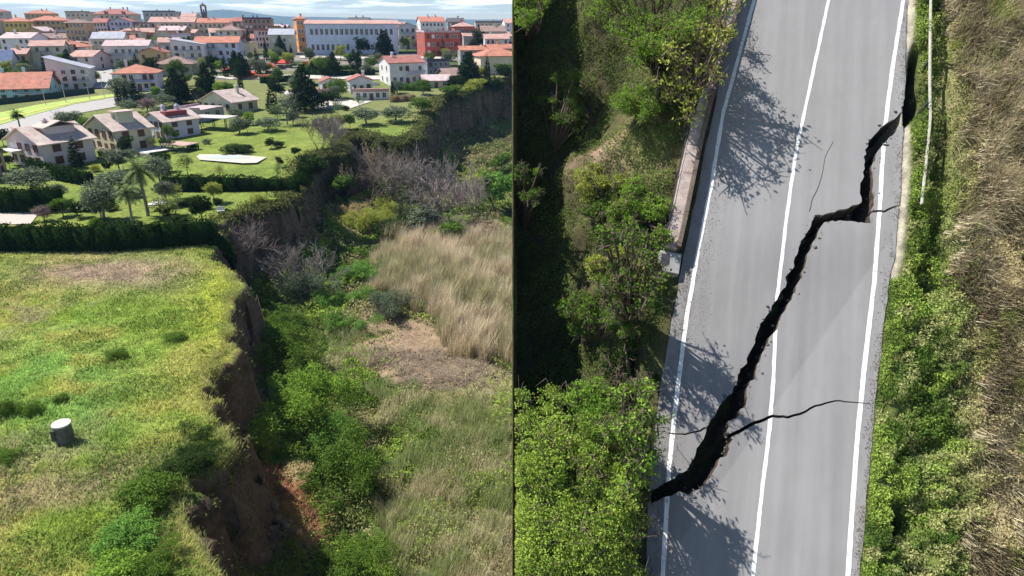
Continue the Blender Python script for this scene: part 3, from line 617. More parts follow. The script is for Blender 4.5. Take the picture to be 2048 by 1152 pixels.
# red market tents and playground
for i, (a, b_, t_, bs, lb) in enumerate([(445, 470, 136, 147, 'leftmost bright red market awning below the town'), (472, 500, 124, 141, 'largest red market awning, taller than its neighbours'), (500, 528, 118, 138, 'dark red market awning behind the others'),
                                  (526, 552, 126, 145, 'red market awning fourth from the left'), (552, 580, 120, 136, 'rightmost red market awning near the orange bank'), (486, 512, 142, 153, 'low red market awning nearest the street')]):
    x, y, z = hit((a + b_) / 2, bs); D = project((x, y, z))[2]; w_ = (b_ - a) * D / FPX; h = (bs - t_) * D / FPX
    e = empty('market_awning', (x, y, z), .3, lb, 'awning', 'red awnings of the market'); m = MB(); hw = w_ / 2
    P0 = [(-hw, 0, h * .6), (hw, 0, h * .6), (hw, w_, h * .6), (-hw, w_, h * .6)]
    for k in range(4): m.poly([P0[k], P0[(k + 1) % 4], (0, hw, h)])
    for k in range(4): q = P0[k]; r_ = P0[(k + 1) % 4]; m.poly([(q[0], q[1], q[2] - .4), (r_[0], r_[1], r_[2] - .4), r_, q])
    m.build('cover', REDP, e)
    for q in P0: m = MB(); m.tube((q[0] * .96, q[1] * .96 + .1, -.6), (q[0] * .96, q[1] * .96 + .1, h * .58), .06); m.build('post', WHITE, e)
# low flower banks of the square
for (a, b_, py, c, lb) in [(606, 652, 131, 'red', 'orange red flower bank on the terraced green'), (470, 560, 156, 'red', 'long low red wall below the market awnings')]:
    x, y, z = hit((a + b_) / 2, py); D = project((x, y, z))[2]; w_ = (b_ - a) * D / FPX
    m = MB(); m.box(-w_ / 2, w_ / 2, -.3, .6, -.8, 1.1 + (w_ < 12) * .4); o = m.build('garden_wall', mat('terracotta', (.50, .17, .09), .9, .2, 2), None, .08); o.location = (x, y, z); tag(o, lb, 'wall')
# white boundary walls and fences
def wall_line(name, label, pxs, h, th, m, post=None, group=None, cat='wall'):
    pts = [hit(*p) for p in pxs]; e = empty(name, pts[0], 0, label, cat, group); o0 = Vector(pts[0])
    mb = MB()
    for p, q in zip(pts[:-1], pts[1:]):
        p = Vector(p) - o0; q = Vector(q) - o0; d = (q - p); n = max(int(d.length / 4), 1); t = Vector((-d.y, d.x, 0)).normalized() * th / 2
        for i in range(n):
            a = p + d * (i / n); b_ = p + d * ((i + 1) / n); za = float(ground_z(a.x + o0.x, a.y + o0.y)) - o0.z; zb = float(ground_z(b_.x + o0.x, b_.y + o0.y)) - o0.z
            k = len(mb.v)
            for (c, zz) in ((a, za), (b_, zb)):
                for sgn in (-1, 1): mb.v += [(c.x + sgn * t.x, c.y + sgn * t.y, zz - .5), (c.x + sgn * t.x, c.y + sgn * t.y, zz + h)]
            mb.f += [(k, k + 1, k + 5, k + 4), (k + 2, k + 6, k + 7, k + 3), (k + 1, k + 3, k + 7, k + 5), (k, k + 2, k + 3, k + 1), (k + 4, k + 5, k + 7, k + 6)]
    mb.build('wall', m, e)
    if post:
        for p, q in zip(pts[:-1], pts[1:]):
            p = Vector(p) - o0; q = Vector(q) - o0; d = q - p; n = max(int(d.length / post), 1)
            for i in range(n + 1):
                a = p + d * (i / n); za = float(ground_z(a.x + o0.x, a.y + o0.y)) - o0.z; m_ = MB(); m_.box(a.x - .16, a.x + .16, a.y - .16, a.y + .16, za - .4, za + h + .3); m_.build('pillar', m, e)
wall_line('boundary_wall', 'white wall with pillars beside the three cypresses', [(236, 203), (280, 200), (345, 186)], 1.5, .2, WHITE, 3.2)
wall_line('boundary_wall', 'long dark green garden fence in front of the turquoise villa', [(-40, 214), (60, 203), (190, 186)], 1.6, .15, mat('green_mesh', (.02, .04, .035), .8, .2, 2), None, None, 'fence')
wall_line('boundary_wall', 'tan boundary wall running left of the pinkish villa', [(24, 262), (62, 284)], 1.2, .25, mat('tan_wall', (.5, .36, .28), .9, .1, 2))
wall_line('boundary_wall', 'low pale wall along the track to the terrace house', [(600, 176), (640, 172), (760, 171)], 1.0, .2, WHITE)
wall_line('boundary_wall', 'low pinkish stone wall in front of the yellow villa', [(196, 301), (250, 312), (300, 316)], .8, .3, mat('garden_stone', (.46, .42, .36), .9, .2, 2))
# lamp posts along the road
for px, py in [(132, 205), (180, 200), (209, 195), (92, 211)]:
    x, y, z = hit(px, py); e = empty('street_lamp', (x, y, z), 0, None, 'street lamp', 'street lamps along the verge')
    e['label'] = {132: 'street lamp on the verge before the grey white house', 180: 'street lamp on the verge near the house with the sloping roof end', 209: 'street lamp nearest the pale side path', 92: 'leftmost street lamp on the verge by the green fence'}[px]
    m = MB(); m.tube((0, 0, -.5), (0, 0, 6.5), .09, .05, 6); m.build('pole', mat('lamp_grey', (.45, .45, .45), .6, .1, 3), e); m = MB(); m.tube((0, 0, 6.5), (1.3, 0, 6.8), .05, .04, 6); m.build('arm', mat('lamp_grey', (0, 0, 0)), e); m = MB(); m.box(1.2, 1.9, -.14, .14, 6.72, 6.86); m.build('lamp_head', METAL, e, .03)
# concrete well on the field
x, y, z = hit(122, 893); D = project((x, y, z))[2]; k = D / FPX
wl = empty('well', (x, y + .5, z), 0, 'squat round concrete well with a pale lid alone on the field', 'well'); m = MB(); m.tube((0, 0, -.5), (0, 0, 1.22), 17 * k, 16.5 * k, 28); m.build('shaft', mat('shade_toned_concrete', (.10, .10, .09), .9, .35, 3, .5), wl, .02); m = MB(); m.tube((0, 0, 1.223), (0, 0, 1.33), 17.3 * k, 17.3 * k, 28); m.build('lid', mat('pale_lid', (.60, .60, .62), .8, .1, 3), wl, .015)  # shade on the well's sides is put into the dark shaft colour
m = MB(); m.box(-14 * k, -5.5 * k, -17.4 * k, -14 * k, .35, 1.05); m.build('hatch', METAL, wl)
# white box chairs at the hedge end
for i, (px, py, lb) in enumerate([(439, 428, 'left one of two white garden chairs on the terrace above the cliff'), (446, 427, 'right one of two white garden chairs on the terrace above the cliff')]):
    x, y, z = hit(px, py); e = empty('garden_chair', (x, y, z), .4, lb, 'chair', 'white garden chairs'); m = MB(); m.box(-.25, .25, -.25, .25, .4, .45); m.build('seat', WHITE, e); m = MB(); m.box(-.25, .25, .2, .25, .453, .95); m.build('backrest', WHITE, e)
    for a in (-.22, .22):
        for b_ in (-.22, .22): m = MB(); m.box(a - .02, a + .02, b_ - .02, b_ + .02, -.1, .397); m.build('leg', WHITE, e)
# ------------------------------------------------------------------ plant prototypes (real sizes in metres)
def crown_mesh(name, lobes, n, size, seed, **k):
    rng = np.random.default_rng(seed); C, v = clump_points(lobes, n, rng, **k); V, F = leaf_quads(C, size * (.6 + .8 * rng.random(len(C))), rng, .3)
    return mesh_np(name, V, F, v=np.repeat(v, 4))
def lobes_round(rng, h, r, k=7, z0=.45):
    L = [((0, 0, h * .66), (r * .62, r * .62, h * .27))]
    for i in range(k):
        a = 2 * math.pi * i / k + rng.random(); d = r * (.35 + .3 * rng.random()); q = r * (.28 + .22 * rng.random())
        L.append(((math.cos(a) * d, math.sin(a) * d, h * (z0 + .42 * rng.random())), (q, q, q * .8)))
    return L
def trunk_mesh(seed, h, r, lv=2, spread=.55):
    rng = np.random.default_rng(seed); return seg_mesh('trunk', branch_segs(rng, (0, 0, -.4), (0, 0, 1), h * .55, r, lv, spread, 3, 3, .3), 5)
PR = {}
def proto(key):
    if key in PR: return PR[key]
    rng = np.random.default_rng(sum(map(ord, key)))
    kind = key.rstrip('0123456789'); sd = int(key[len(kind):] or 0)
    if kind == 'tree': h = 6; r = 2.6; P_ = [('trunk', trunk_mesh(sd + 5, h, .16), BARK), ('crown', crown_mesh('crown', lobes_round(rng, h, r, 8), 4200, .17, sd), None)]
    elif kind == 'olive': h = 4.5; P_ = [('trunk', trunk_mesh(sd + 9, h, .2), BARKG), ('crown', crown_mesh('crown', lobes_round(rng, h, 2.4, 9, .35), 4500, .13, sd, spread=.2), None)]
    elif kind == 'sparse': h = 5; P_ = [('trunk', trunk_mesh(sd + 3, h, .12, 3), BARKG), ('crown', crown_mesh('crown', lobes_round(rng, h, 2.2, 8, .3), 900, .13, sd, spread=.3), None)]
    elif kind == 'cypress':
        h = 8; L = [((0, 0, h * (.12 + .8 * i / 7)), (1.05 * (1 - (i / 8) ** 1.6) ** .8, 1.05 * (1 - (i / 8) ** 1.6) ** .8, h * .1)) for i in range(8)]
        P_ = [('trunk', MB().tube((0, 0, -.4), (0, 0, h * .6), .16, .06).mesh('trunk'), BARK), ('crown', crown_mesh('crown', L, 4200, .13, sd, spread=.12, inner=.7), None)]
    elif kind == 'pine':
        h = 12; L = []
        for i in range(9):
            rr = 3.9 * (1 - i / 9.5) ** .8 * (.8 + .3 * rng.random()); zz = h * (.14 + .8 * i / 9)
            for j in range(5): a = j * 1.256 + i; L.append(((math.cos(a) * rr * .6, math.sin(a) * rr * .6, zz), (rr * .5, rr * .5, h * .055)))
        P_ = [('trunk', MB().tube((0, 0, -.4), (0, 0, h * .85), .35, .08).mesh('trunk'), BARK), ('crown', crown_mesh('crown', L, 9000, .26, sd, spread=.22), None)]
    elif kind == 'shrub': h = 2; P_ = [('crown', crown_mesh('crown', [((0, 0, .7), (1, 1, .95))] + [((rng.normal() * .55, rng.normal() * .55, .8 + .3 * rng.random()), (.4, .4, .5)) for _ in range(10)], 9000, .055, sd, per=12, spread=.22), None)]
    elif kind == 'bigshrub': h = 3; P_ = [('crown', crown_mesh('crown', [((0, 0, .6), (1.7, 1.7, 1.0))] + [((rng.normal() * 1.15, rng.normal() * 1.15, .7 + 1.1 * rng.random()), (q, q, q * .9)) for q in rng.uniform(.3, .85, 22)], 26000, .052, sd, per=16, spread=.2, inner=.4), None)]
    elif kind == 'bare':
        h = 5; S = []
        for i in range(4): a = rng.random() * 6.28; S += branch_segs(rng, (math.cos(a) * .3, math.sin(a) * .3, -.3), (math.cos(a) * .35, math.sin(a) * .35, 1), 2.6, .06, 3, .55, 3, 3, .25)
        P_ = [('branches', seg_mesh('branches', S, 3, .014), None)]
    elif kind == 'palm':
        h = 7; tr = MB()
        for i in range(6): tr.tube((.05 * math.sin(i), 0, -.4 + i * .95), (.05 * math.sin(i + 1), 0, .55 + i * .95), .2 - .008 * i, .19 - .008 * i, 8)
        V = []; F = []
        for i in range(46):
            a = rng.random() * 6.28; el = rng.uniform(-.55, 1.25); L = rng.uniform(1.8, 2.5); p = np.array([0, 0, 5.3]); d = np.array([math.cos(a) * math.cos(el), math.sin(a) * math.cos(el), math.sin(el)])
            side = np.array([-math.sin(a), math.cos(a), 0.]); n = 9
            for s in range(n):
                q = p + d * L / n; wl_ = .42 * math.sin(math.pi * (s + 1.2) / (n + 1.6)) + .05
                for sg in (-1, 1):
                    b = len(V); e = side * sg * wl_ + np.array([0, 0, -.18 * wl_]) + d * .22; V += [p, p + d * L / n * .45, p + e]; F.append((b, b + 1, b + 2)); b = len(V); V += [p + d * L / n * .5, q, q + e * .95]; F.append((b, b + 1, b + 2))
                p = q; d = d + np.array([0, 0, -.13]); d /= np.linalg.norm(d)
        P_ = [('trunk', tr.mesh('trunk'), BARKG), ('crown', mesh_np('crown', np.array(V), np.array(F), v=np.repeat(rng.random(len(F)), 3)), None)]
    PR[key] = (h, P_); return PR[key]
def sd_plat_(x, y):
    x = np.array([x]); y = np.array([y]); d = polydist(x, y, PLAT); return np.where(inpoly(x, y, PLAT), d, -d)[0]
def plant(key, px, base, hpx, m, name, label, cat, group=None, wpx=None, at=None, rz=None):
    h0, P_ = proto(key); x, y, z = at or hit(px, base); D = project((x, y, z))[2]; s = hpx * D / FPX / h0
    e = empty(name, (x, y, z), (px * 1.7) % 6.28 if rz is None else rz, label, cat, group, 1)
    w0 = {'t': 5.2, 'o': 4.8, 's': 2.6, 'c': 2.1, 'p': 7.5, 'b': 4.2}[key[0]] if key[:3] != 'big' else 4.6
    if key[:4] == 'bare': w0 = 4.2
    if key[:4] == 'palm': w0 = 4.5
    if key[:6] == 'sparse': w0 = 4.6
    sw = (wpx * D / FPX / w0) if wpx else s
    e.scale = (sw, sw, s)
    for nm, me, mm in P_:
        if mm is None and not len(me.materials): me.materials.append(None)
        o = link(nm, me, mm, e)
        if mm is None: set_mat(o, m if nm != 'branches' else m)
    return e
L_ = LM; BR = mat('twig_grey', (.26, .23, .21), .9, .2, 3); BRP = mat('twig_mauve', (.22, .18, .17), .9, .2, 3); BRD = mat('twig_brown', (.17, .14, .11), .9, .2, 3)
T = [
 # gardens
 ('palm', 268, 455, 95, 'palm', 'palm_tree', 'shorter palm in front, its crown before the grey olive', 'palm', 62),
 ('palm', 296, 432, 122, 'palm', 'palm_tree', 'taller palm standing behind the white canopy', 'palm', 78),
 ('olive1', 208, 440, 82, 'olive', 'olive_tree', 'large grey olive tree left of the shorter palm', 'tree', 88),
 ('olive2', 62, 384, 52, 'olive', 'olive_tree', 'wide grey olive tree above the dark left hedge', 'tree', 92),
 ('olive3', 236, 385, 46, 'olive', 'olive_tree', 'olive tree behind the large grey olive', 'tree', 80),
 ('olive1', 325, 372, 60, 'olive', 'olive_tree', 'silvery olive tree right of the taller palm crown', 'tree', 64),
 ('tree2', 248, 340, 36, 'dark', 'garden_tree', 'dark small tree before the yellow villa', 'tree', 32),
 ('tree1', 128, 434, 40, 'mid', 'garden_tree', 'round green bush tree right of the pale yard', 'tree', 48),
 ('tree3', 162, 436, 36, 'dark', 'garden_tree', 'dark bush tree between round green bush and large olive', 'tree', 42),
 ('olive2', 88, 442, 34, 'pinkish', 'garden_tree', 'brownish small tree at the corner of the pale yard', 'tree', 36),
 ('sparse1', 375, 350, 44, 'mid', 'garden_tree', 'open green tree left of the pool', 'tree', 44),
 ('sparse2', 443, 358, 30, 'yellow', 'garden_tree', 'small yellow green tree below the pool', 'tree', 28),
 ('sparse3', 557, 360, 40, 'mid', 'garden_tree', 'thin young tree on the lawn right of the pool', 'tree', 16),
 ('tree2', 560, 335, 22, 'dark', 'garden_tree', 'tiny dark tree right of the pool slab', 'tree', 16),
 ('sparse1', 357, 405, 44, 'yellow', 'garden_tree', 'light green tree before the second long hedge', 'tree', 34),
 ('sparse3', 350, 432, 50, 'bright', 'garden_tree', 'bright thin tree right of the white canopy', 'tree', 42),
 ('shrub1', 360, 446, 20, 'dark', 'garden_shrub', 'round clipped shrub at the front hedge under the thin tree', 'shrub', 36),
 ('shrub2', 196, 452, 20, 'mid', 'garden_shrub', 'low green shrub beneath the large olive', 'shrub', 34),
 ('shrub3', 385, 412, 22, 'hedge', 'garden_shrub', 'square dark clipped bush beyond the thin bright tree', 'shrub', 40),
 ('shrub1', 415, 418, 16, 'mid', 'garden_shrub', 'small shrub left of the dark terrace tree', 'shrub', 24),
 ('tree1', 437, 420, 26, 'dark', 'garden_tree', 'dark small tree behind the two white chairs', 'tree', 22),
 ('shrub2', 472, 305, 20, 'dark', 'garden_shrub', 'dark spiky shrub row above the pool', 'shrub', 56),
 ('olive3', 497, 305, 16, 'dark', 'garden_shrub', 'dark round shrub at the pool row right end', 'shrub', 24),
 ('tree3', 541, 298, 22, 'dark', 'garden_tree', 'small dark round tree on the lawn above the pool', 'tree', 26),
 ('tree1', 592, 314, 20, 'dark', 'garden_tree', 'dark round tree at the right edge of the lawn', 'tree', 24),
 ('tree2', 500, 250, 26, 'bright', 'garden_tree', 'light green round tree right of the beige villa garden', 'tree', 26),
 ('olive1', 478, 268, 34, 'olive', 'garden_tree', 'grey green tree group before the beige villa', 'tree', 50),
 ('olive2', 535, 262, 28, 'olive', 'garden_tree', 'grey low tree at the far lawn edge', 'tree', 58),
 ('cypress1', 155, 336, 62, 'dark', 'conifer', 'dark pointed conifer against the pinkish villa', 'tree', 26),
 ('tree1', 216, 345, 22, 'hedge', 'garden_tree', 'low dark tree between pinkish and yellow villas', 'tree', 24),
 ('tree2', 8, 292, 34, 'dark', 'garden_tree', 'dark tree at the left edge above the cut house', 'tree', 30),
 ('palm', 42, 262, 44, 'dark', 'palm_tree', 'dark squat palm beside the pale road', 'palm', 36),
 ('olive3', 138, 258, 36, 'olive', 'garden_tree', 'olive green tree beyond the pinkish villa roof', 'tree', 62),
 ('tree3', 172, 262, 26, 'mid', 'garden_tree', 'green tree left of the yellow villa roof', 'tree', 40),
 ('olive1', 95, 262, 20, 'olive', 'garden_tree', 'low grey tree beside the road left of the olive green tree', 'tree', 44),
 ('cypress1', 239, 210, 40, 'cypress', 'cypress', 'left one of the three dark cypresses', 'cypress', 14),
 ('cypress2', 255, 210, 38, 'cypress', 'cypress', 'middle one of the three dark cypresses', 'cypress', 13),
 ('cypress1', 273, 206, 48, 'cypress', 'cypress', 'tallest right one of the three dark cypresses', 'cypress', 19),
 ('pine1', 363, 208, 64, 'cypress', 'dark_tree', 'broad black green tree right of the lilac white villa', 'tree', 46),
 ('olive2', 330, 215, 28, 'olive', 'garden_tree', 'grey tree before the lilac white villa wall', 'tree', 44),
 ('olive3', 296, 224, 28, 'pinkish', 'garden_tree', 'brownish tree behind the lilac villa roof', 'tree', 40),
 ('olive1', 262, 226, 26, 'olive', 'garden_tree', 'grey green tree beneath the three cypresses', 'tree', 46),
 ('tree2', 398, 205, 30, 'hedge', 'garden_tree', 'dark low tree right of the broad black green tree', 'tree', 36),
 ('sparse2', 410, 190, 68, 'olive', 'garden_tree', 'thin grey tree rising left of the beige villa', 'tree', 34),
 ('tree1', 407, 146, 32, 'yellow', 'garden_tree', 'yellow green tree right of the wide brown roof', 'tree', 22),
 ('tree2', 193, 132, 26, 'yellow', 'garden_tree', 'pale green tree beside the house with orange hipped roof', 'tree', 26),
 ('cypress2', 546, 226, 54, 'dark', 'conifer', 'pointed dark conifer on the far lawn edge', 'tree', 24),
 ('sparse2', 575, 250, 62, 'olive', 'garden_tree', 'tall thin grey tree beside the tall dark pine', 'tree', 60),
 ('pine1', 612, 222, 100, 'dark', 'pine_tree', 'tall dark pine in the middle of the gardens', 'tree', 66),
 ('olive1', 655, 215, 34, 'dark', 'dark_tree', 'dark grey tree below the left white cottage', 'tree', 56),
 ('pine2', 770, 124, 66, 'cypress', 'dark_tree', 'tall ragged dark tree in front of the school right end', 'tree', 48),
 ('tree3', 727, 112, 36, 'cypress', 'dark_tree', 'round dark tree in front of the school', 'tree', 36),
 ('tree1', 962, 108, 48, 'dark', 'dark_tree', 'large dark tree among the houses at the right', 'tree', 42),
 ('tree2', 893, 122, 24, 'yellow', 'garden_tree', 'yellow green tree before the brick red block', 'tree', 22),
 ('tree3', 920, 124, 22, 'mid', 'garden_tree', 'green tree right of the yellow green one', 'tree', 30),
 ('tree1', 698, 128, 22, 'bright', 'garden_tree', 'bright green round tree on the school terrace', 'tree', 22),
 ('cypress1', 786, 190, 28, 'cypress', 'cypress', 'small dark cypress at the terrace house end', 'cypress', 10),
 # bluff shrubs
 ('bare1', 640, 296, 66, BRD, 'bare_tree', 'grey bare tree at the head of the near cliff', 'tree', 70),
 ('bare2', 668, 300, 62, BR, 'bare_tree', 'bare tree right of the first at the cliff head', 'tree', 60),
 ('tree1', 625, 380, 74, 'dark', 'cliff_tree', 'dark green tree on the corner of the near cliff', 'tree', 72),
 ('shrub2', 604, 372, 32, 'hedge', 'cliff_shrub', 'dark shrub at the hedge end above the cliff', 'shrub', 44),
 ('olive1', 735, 250, 34, 'olive', 'cliff_tree', 'olive tree above the green slope', 'tree', 62),
 ('olive2', 790, 245, 34, 'olive', 'cliff_tree', 'second olive tree right along the green slope', 'tree', 66),
 ('olive3', 842, 225, 32, 'mid', 'cliff_tree', 'green tree at the top of the shaded bluff', 'tree', 50),
 ('tree2', 950, 200, 34, 'yellow', 'cliff_tree', 'glowing yellow green tree on the shaded bluff top', 'tree', 48),
 ('tree3', 985, 205, 44, 'dark', 'cliff_tree', 'dark tree right of the glowing yellow green tree', 'tree', 52),
 ('tree1', 905, 208, 34, 'mid', 'cliff_tree', 'mid green tree left of the glowing yellow green tree', 'tree', 50),
 ('tree2', 1010, 175, 36, 'dark', 'cliff_tree', 'dark tree under the cream house', 'tree', 40),
 # valley
 ('bigshrub1', 578, 728, 96, 'mid', 'bramble_bush', 'round dense bush in the sun below the field edge', 'bush', 136),
 ('bigshrub2', 604, 838, 110, 'bright', 'bramble_bush', 'bright leafy bush downhill of the round dense bush', 'bush', 170),
 ('bigshrub1', 688, 985, 130, 'mid', 'bramble_bush', 'largest green bush at the bottom of the ravine', 'bush', 180),
 ('bigshrub2', 648, 895, 80, 'vivid', 'bramble_bush', 'vivid green bush left above the largest bush', 'bush', 120),
 ('bigshrub1', 690, 1150, 90, 'mid', 'bramble_bush', 'green bush cut by the bottom edge of the ravine', 'bush', 150),
 ('bigshrub1', 740, 1190, 70, 'bright', 'bramble_bush', 'bright bush at the bottom beside the pale reeds', 'bush', 140),
 ('bigshrub2', 560, 668, 46, 'mid', 'bramble_bush', 'small bush just above the round dense bush', 'bush', 80),
 ('bigshrub1', 602, 600, 76, 'olive', 'bramble_bush', 'grey green bush in the shade of the cliff', 'bush', 100),
 ('bare2', 608, 590, 96, BR, 'bare_shrub', 'grey leafless shrub against the dark cliff', 'shrub', 108),
 ('bare1', 497, 540, 96, BRP, 'bare_shrub', 'mauve leafless shrub on the cliff at the hedge end', 'shrub', 96),
 ('bigshrub2', 668, 612, 44, 'vivid', 'bramble_bush', 'vivid green bush right of the grey leafless shrub', 'bush', 84),
 ('bigshrub1', 730, 555, 40, 'vivid', 'bramble_bush', 'vivid green bush behind the reed bed', 'bush', 90),
 ('bigshrub2', 690, 662, 44, 'vivid', 'bramble_bush', 'blue green bush above the brown mat', 'bush', 80),
 ('bigshrub1', 775, 630, 70, 'olive', 'bramble_bush', 'dark brown green bush at the left end of the reeds', 'bush', 80),
 ('bigshrub2', 750, 462, 66, 'yellow', 'broom_bush', 'golden yellow bush by the ravine bend', 'bush', 96),
 ('bigshrub1', 718, 440, 44, 'straw', 'broom_bush', 'straw coloured bush left of the golden one', 'bush', 60),
 ('bigshrub2', 820, 462, 46, 'hedge', 'bramble_bush', 'dark bush right of the golden yellow bush', 'bush', 80),
 ('tree1', 995, 428, 90, 'vivid', 'willow_tree', 'vivid green tree at the right end of the ravine', 'tree', 80),
 ('tree2', 958, 400, 50, 'yellow', 'willow_tree', 'lime green tree left of the vivid green tree', 'tree', 44),
 ('bare1', 812, 425, 112, BR, 'bare_tree', 'tall pale leafless tree in the ravine', 'tree', 90),
 ('bare2', 868, 420, 100, BR, 'bare_tree', 'pale leafless tree right of the tall one', 'tree', 70),
 ('bare1', 908, 460, 110, BRP, 'bare_tree', 'mauve leafless thicket tree before the shaded bluff', 'tree', 120),
 ('bare2', 740, 405, 96, BRD, 'bare_tree', 'brown leafless tree at the slope foot', 'tree', 90),
 ('bare1', 780, 385, 80, BRD, 'bare_tree', 'brown leafless tree below the green slope', 'tree', 80),
 ('bare2', 945, 430, 70, BR, 'bare_tree', 'grey leafless tree before the lime green tree', 'tree', 70),
 ('tree3', 850, 470, 60, 'olive', 'ravine_tree', 'grey green tree among the leafless ones', 'tree', 80),
 ('tree1', 690, 400, 54, 'mid', 'ravine_tree', 'green tree against the small dark bluff', 'tree', 66),
 ('tree2', 780, 480, 40, 'hedge', 'ravine_tree', 'dark low tree where the ravine narrows', 'tree', 66),
 ('tree3', 905, 486, 46, 'mid', 'ravine_tree', 'green low tree behind the reed bed', 'tree', 80),
 ('tree1', 965, 478, 40, 'drybrown', 'ravine_tree', 'brown scrubby tree behind the reed bed', 'tree', 80),
 ('tree2', 1005, 345, 40, 'mid', 'ravine_tree', 'green tree at the foot of the shaded bluff', 'tree', 50),
 ('shrub2', 590, 950, 26, 'straw', 'grass_clump', 'straw clump on the red earth slope', 'grass clump', 70),
 ('bigshrub1', 530, 905, 50, 'yellow', 'grass_clump', 'yellow green clump tucked against the cliff foot', 'grass clump', 60),
 # field edge
 ('bigshrub2', 392, 922, 50, 'dark', 'field_bush', 'dark bush on the field edge above the grey cliff face', 'bush', 120),
 ('shrub2', 300, 1000, 60, 'mid', 'field_bush', 'green bush left of the dark one on the field edge', 'bush', 110),
 ('shrub3', 262, 1090, 60, 'vivid', 'field_bush', 'bright leafy bush low in the field corner', 'bush', 120),
 ('shrub1', 235, 1160, 60, 'bright', 'field_bush', 'bright bush at the bottom edge of the field', 'bush', 120),
 ('bigshrub1', 300, 1160, 60, 'mid', 'field_bush', 'green bush at the bottom just left of the cliff', 'bush', 120),
 ('shrub2', 235, 715, 20, 'mid', 'field_bush', 'dark weed clump in the middle of the field', 'bush', 42),
 ('shrub1', 350, 680, 16, 'mid', 'field_bush', 'green weed clump near the field edge', 'bush', 50),
 ('shrub2', 68, 828, 28, 'mid', 'field_bush', 'spiky green clump above the well', 'bush', 40),
 ('shrub3', 10, 830, 36, 'mid', 'field_bush', 'green clump at the left edge of the field', 'bush', 50),
 ('shrub1', 120, 802, 16, 'mid', 'field_bush', 'green clump up the field from the well', 'bush', 34),
 ('shrub2', 12, 920, 22, 'mid', 'field_bush', 'low clump at the left edge beside the well', 'bush', 50),
 ('shrub3', 60, 494, 18, 'bright', 'field_bush', 'light green weed tuft under the long front hedge', 'bush', 46),
]
for t in T:
    key, px, by, hp, m, nm, lb, cat, wp = t; plant(key, px, by, hp, L_[m] if isinstance(m, str) else m, nm, lb, cat, None, wp)

# smaller houses filling the gaps of the town
rndh = random.Random(23); usedh = set(); named = [(o['label'], project(np.array(o.location))) for o in bpy.data.objects if o.type == 'EMPTY' and o.get('category') in ('house', 'building', 'villa', 'school')]
nh = 0; tr_ = 0
while nh < 95 and tr_ < 6000:
    tr_ += 1; px = rndh.uniform(0, 1020); py = rndh.choice([rndh.uniform(66, 100), rndh.uniform(95, 145), rndh.uniform(80, 120)]); x, y, z = hit(px, py)
    if any(math.hypot(x - a, y - b) < c * .85 + 3.2 for a, b, c in HOUSES) or (425 < px < 590 and py > 112) or (590 < px < 835 and py > 100) or (818 < px < 940 and 66 < py < 150) or (15 < px < 82 and 60 < py < 104): continue
    D = project((x, y, z))[2]; wpx = rndh.uniform(8, 14) * FPX / D; hpx = rndh.uniform(3.5, 8) * FPX / D; wl_ = rndh.choice(['cream', 'beige', 'ochre', 'pale', 'white', 'ygrey', 'pink', 'brown', 'grey']); rf_ = rndh.choice(['orange', 'salmon', 'brown', 'salmon', 'red', 'pinkish']); rt_ = rndh.choice(['hip', 'gable', 'gable', 'gablex', 'flat'])
    lb0, pr = min(named, key=lambda q: abs(q[1][0] - px) + 1.5 * abs(q[1][1] - py)); rel = 'left of' if px < pr[0] - 12 else ('right of' if px > pr[0] + 12 else ('above' if py < pr[1] else 'below'))
    short = ' '.join(lb0.split()[:8])
    for cut in (' at', ' in', ' and', ' with', ' of', ' the', ' a', ' by', ' behind', ' under', ' beside', ' before', ' left', ' right', ' seen', ' over'):
        if short.endswith(cut): short = short[:-len(cut)]
    lb = f"{'low' if hpx * D / FPX < 6 else 'tall'} {'yellowish grey' if wl_ == 'ygrey' else wl_} walled house {rel} the {short}"
    if lb in usedh: continue
    usedh.add(lb); fl_ = max(1, round(hpx * D / FPX / 3)); B('house', lb, 'house', px - wpx / 2, px + wpx / 2, py - hpx, py, rndh.uniform(-5, 30), rndh.uniform(7, 11), wl_, rf_, rt_, fl_, rndh.randint(2, 5), chim=rndh.randint(0, 2), group='smaller houses of the town', skip=.15, frames=False, side=1, balc=((fl_ - 1, .1, .6),) if fl_ > 1 and rndh.random() < .5 else ())
    nh += 1
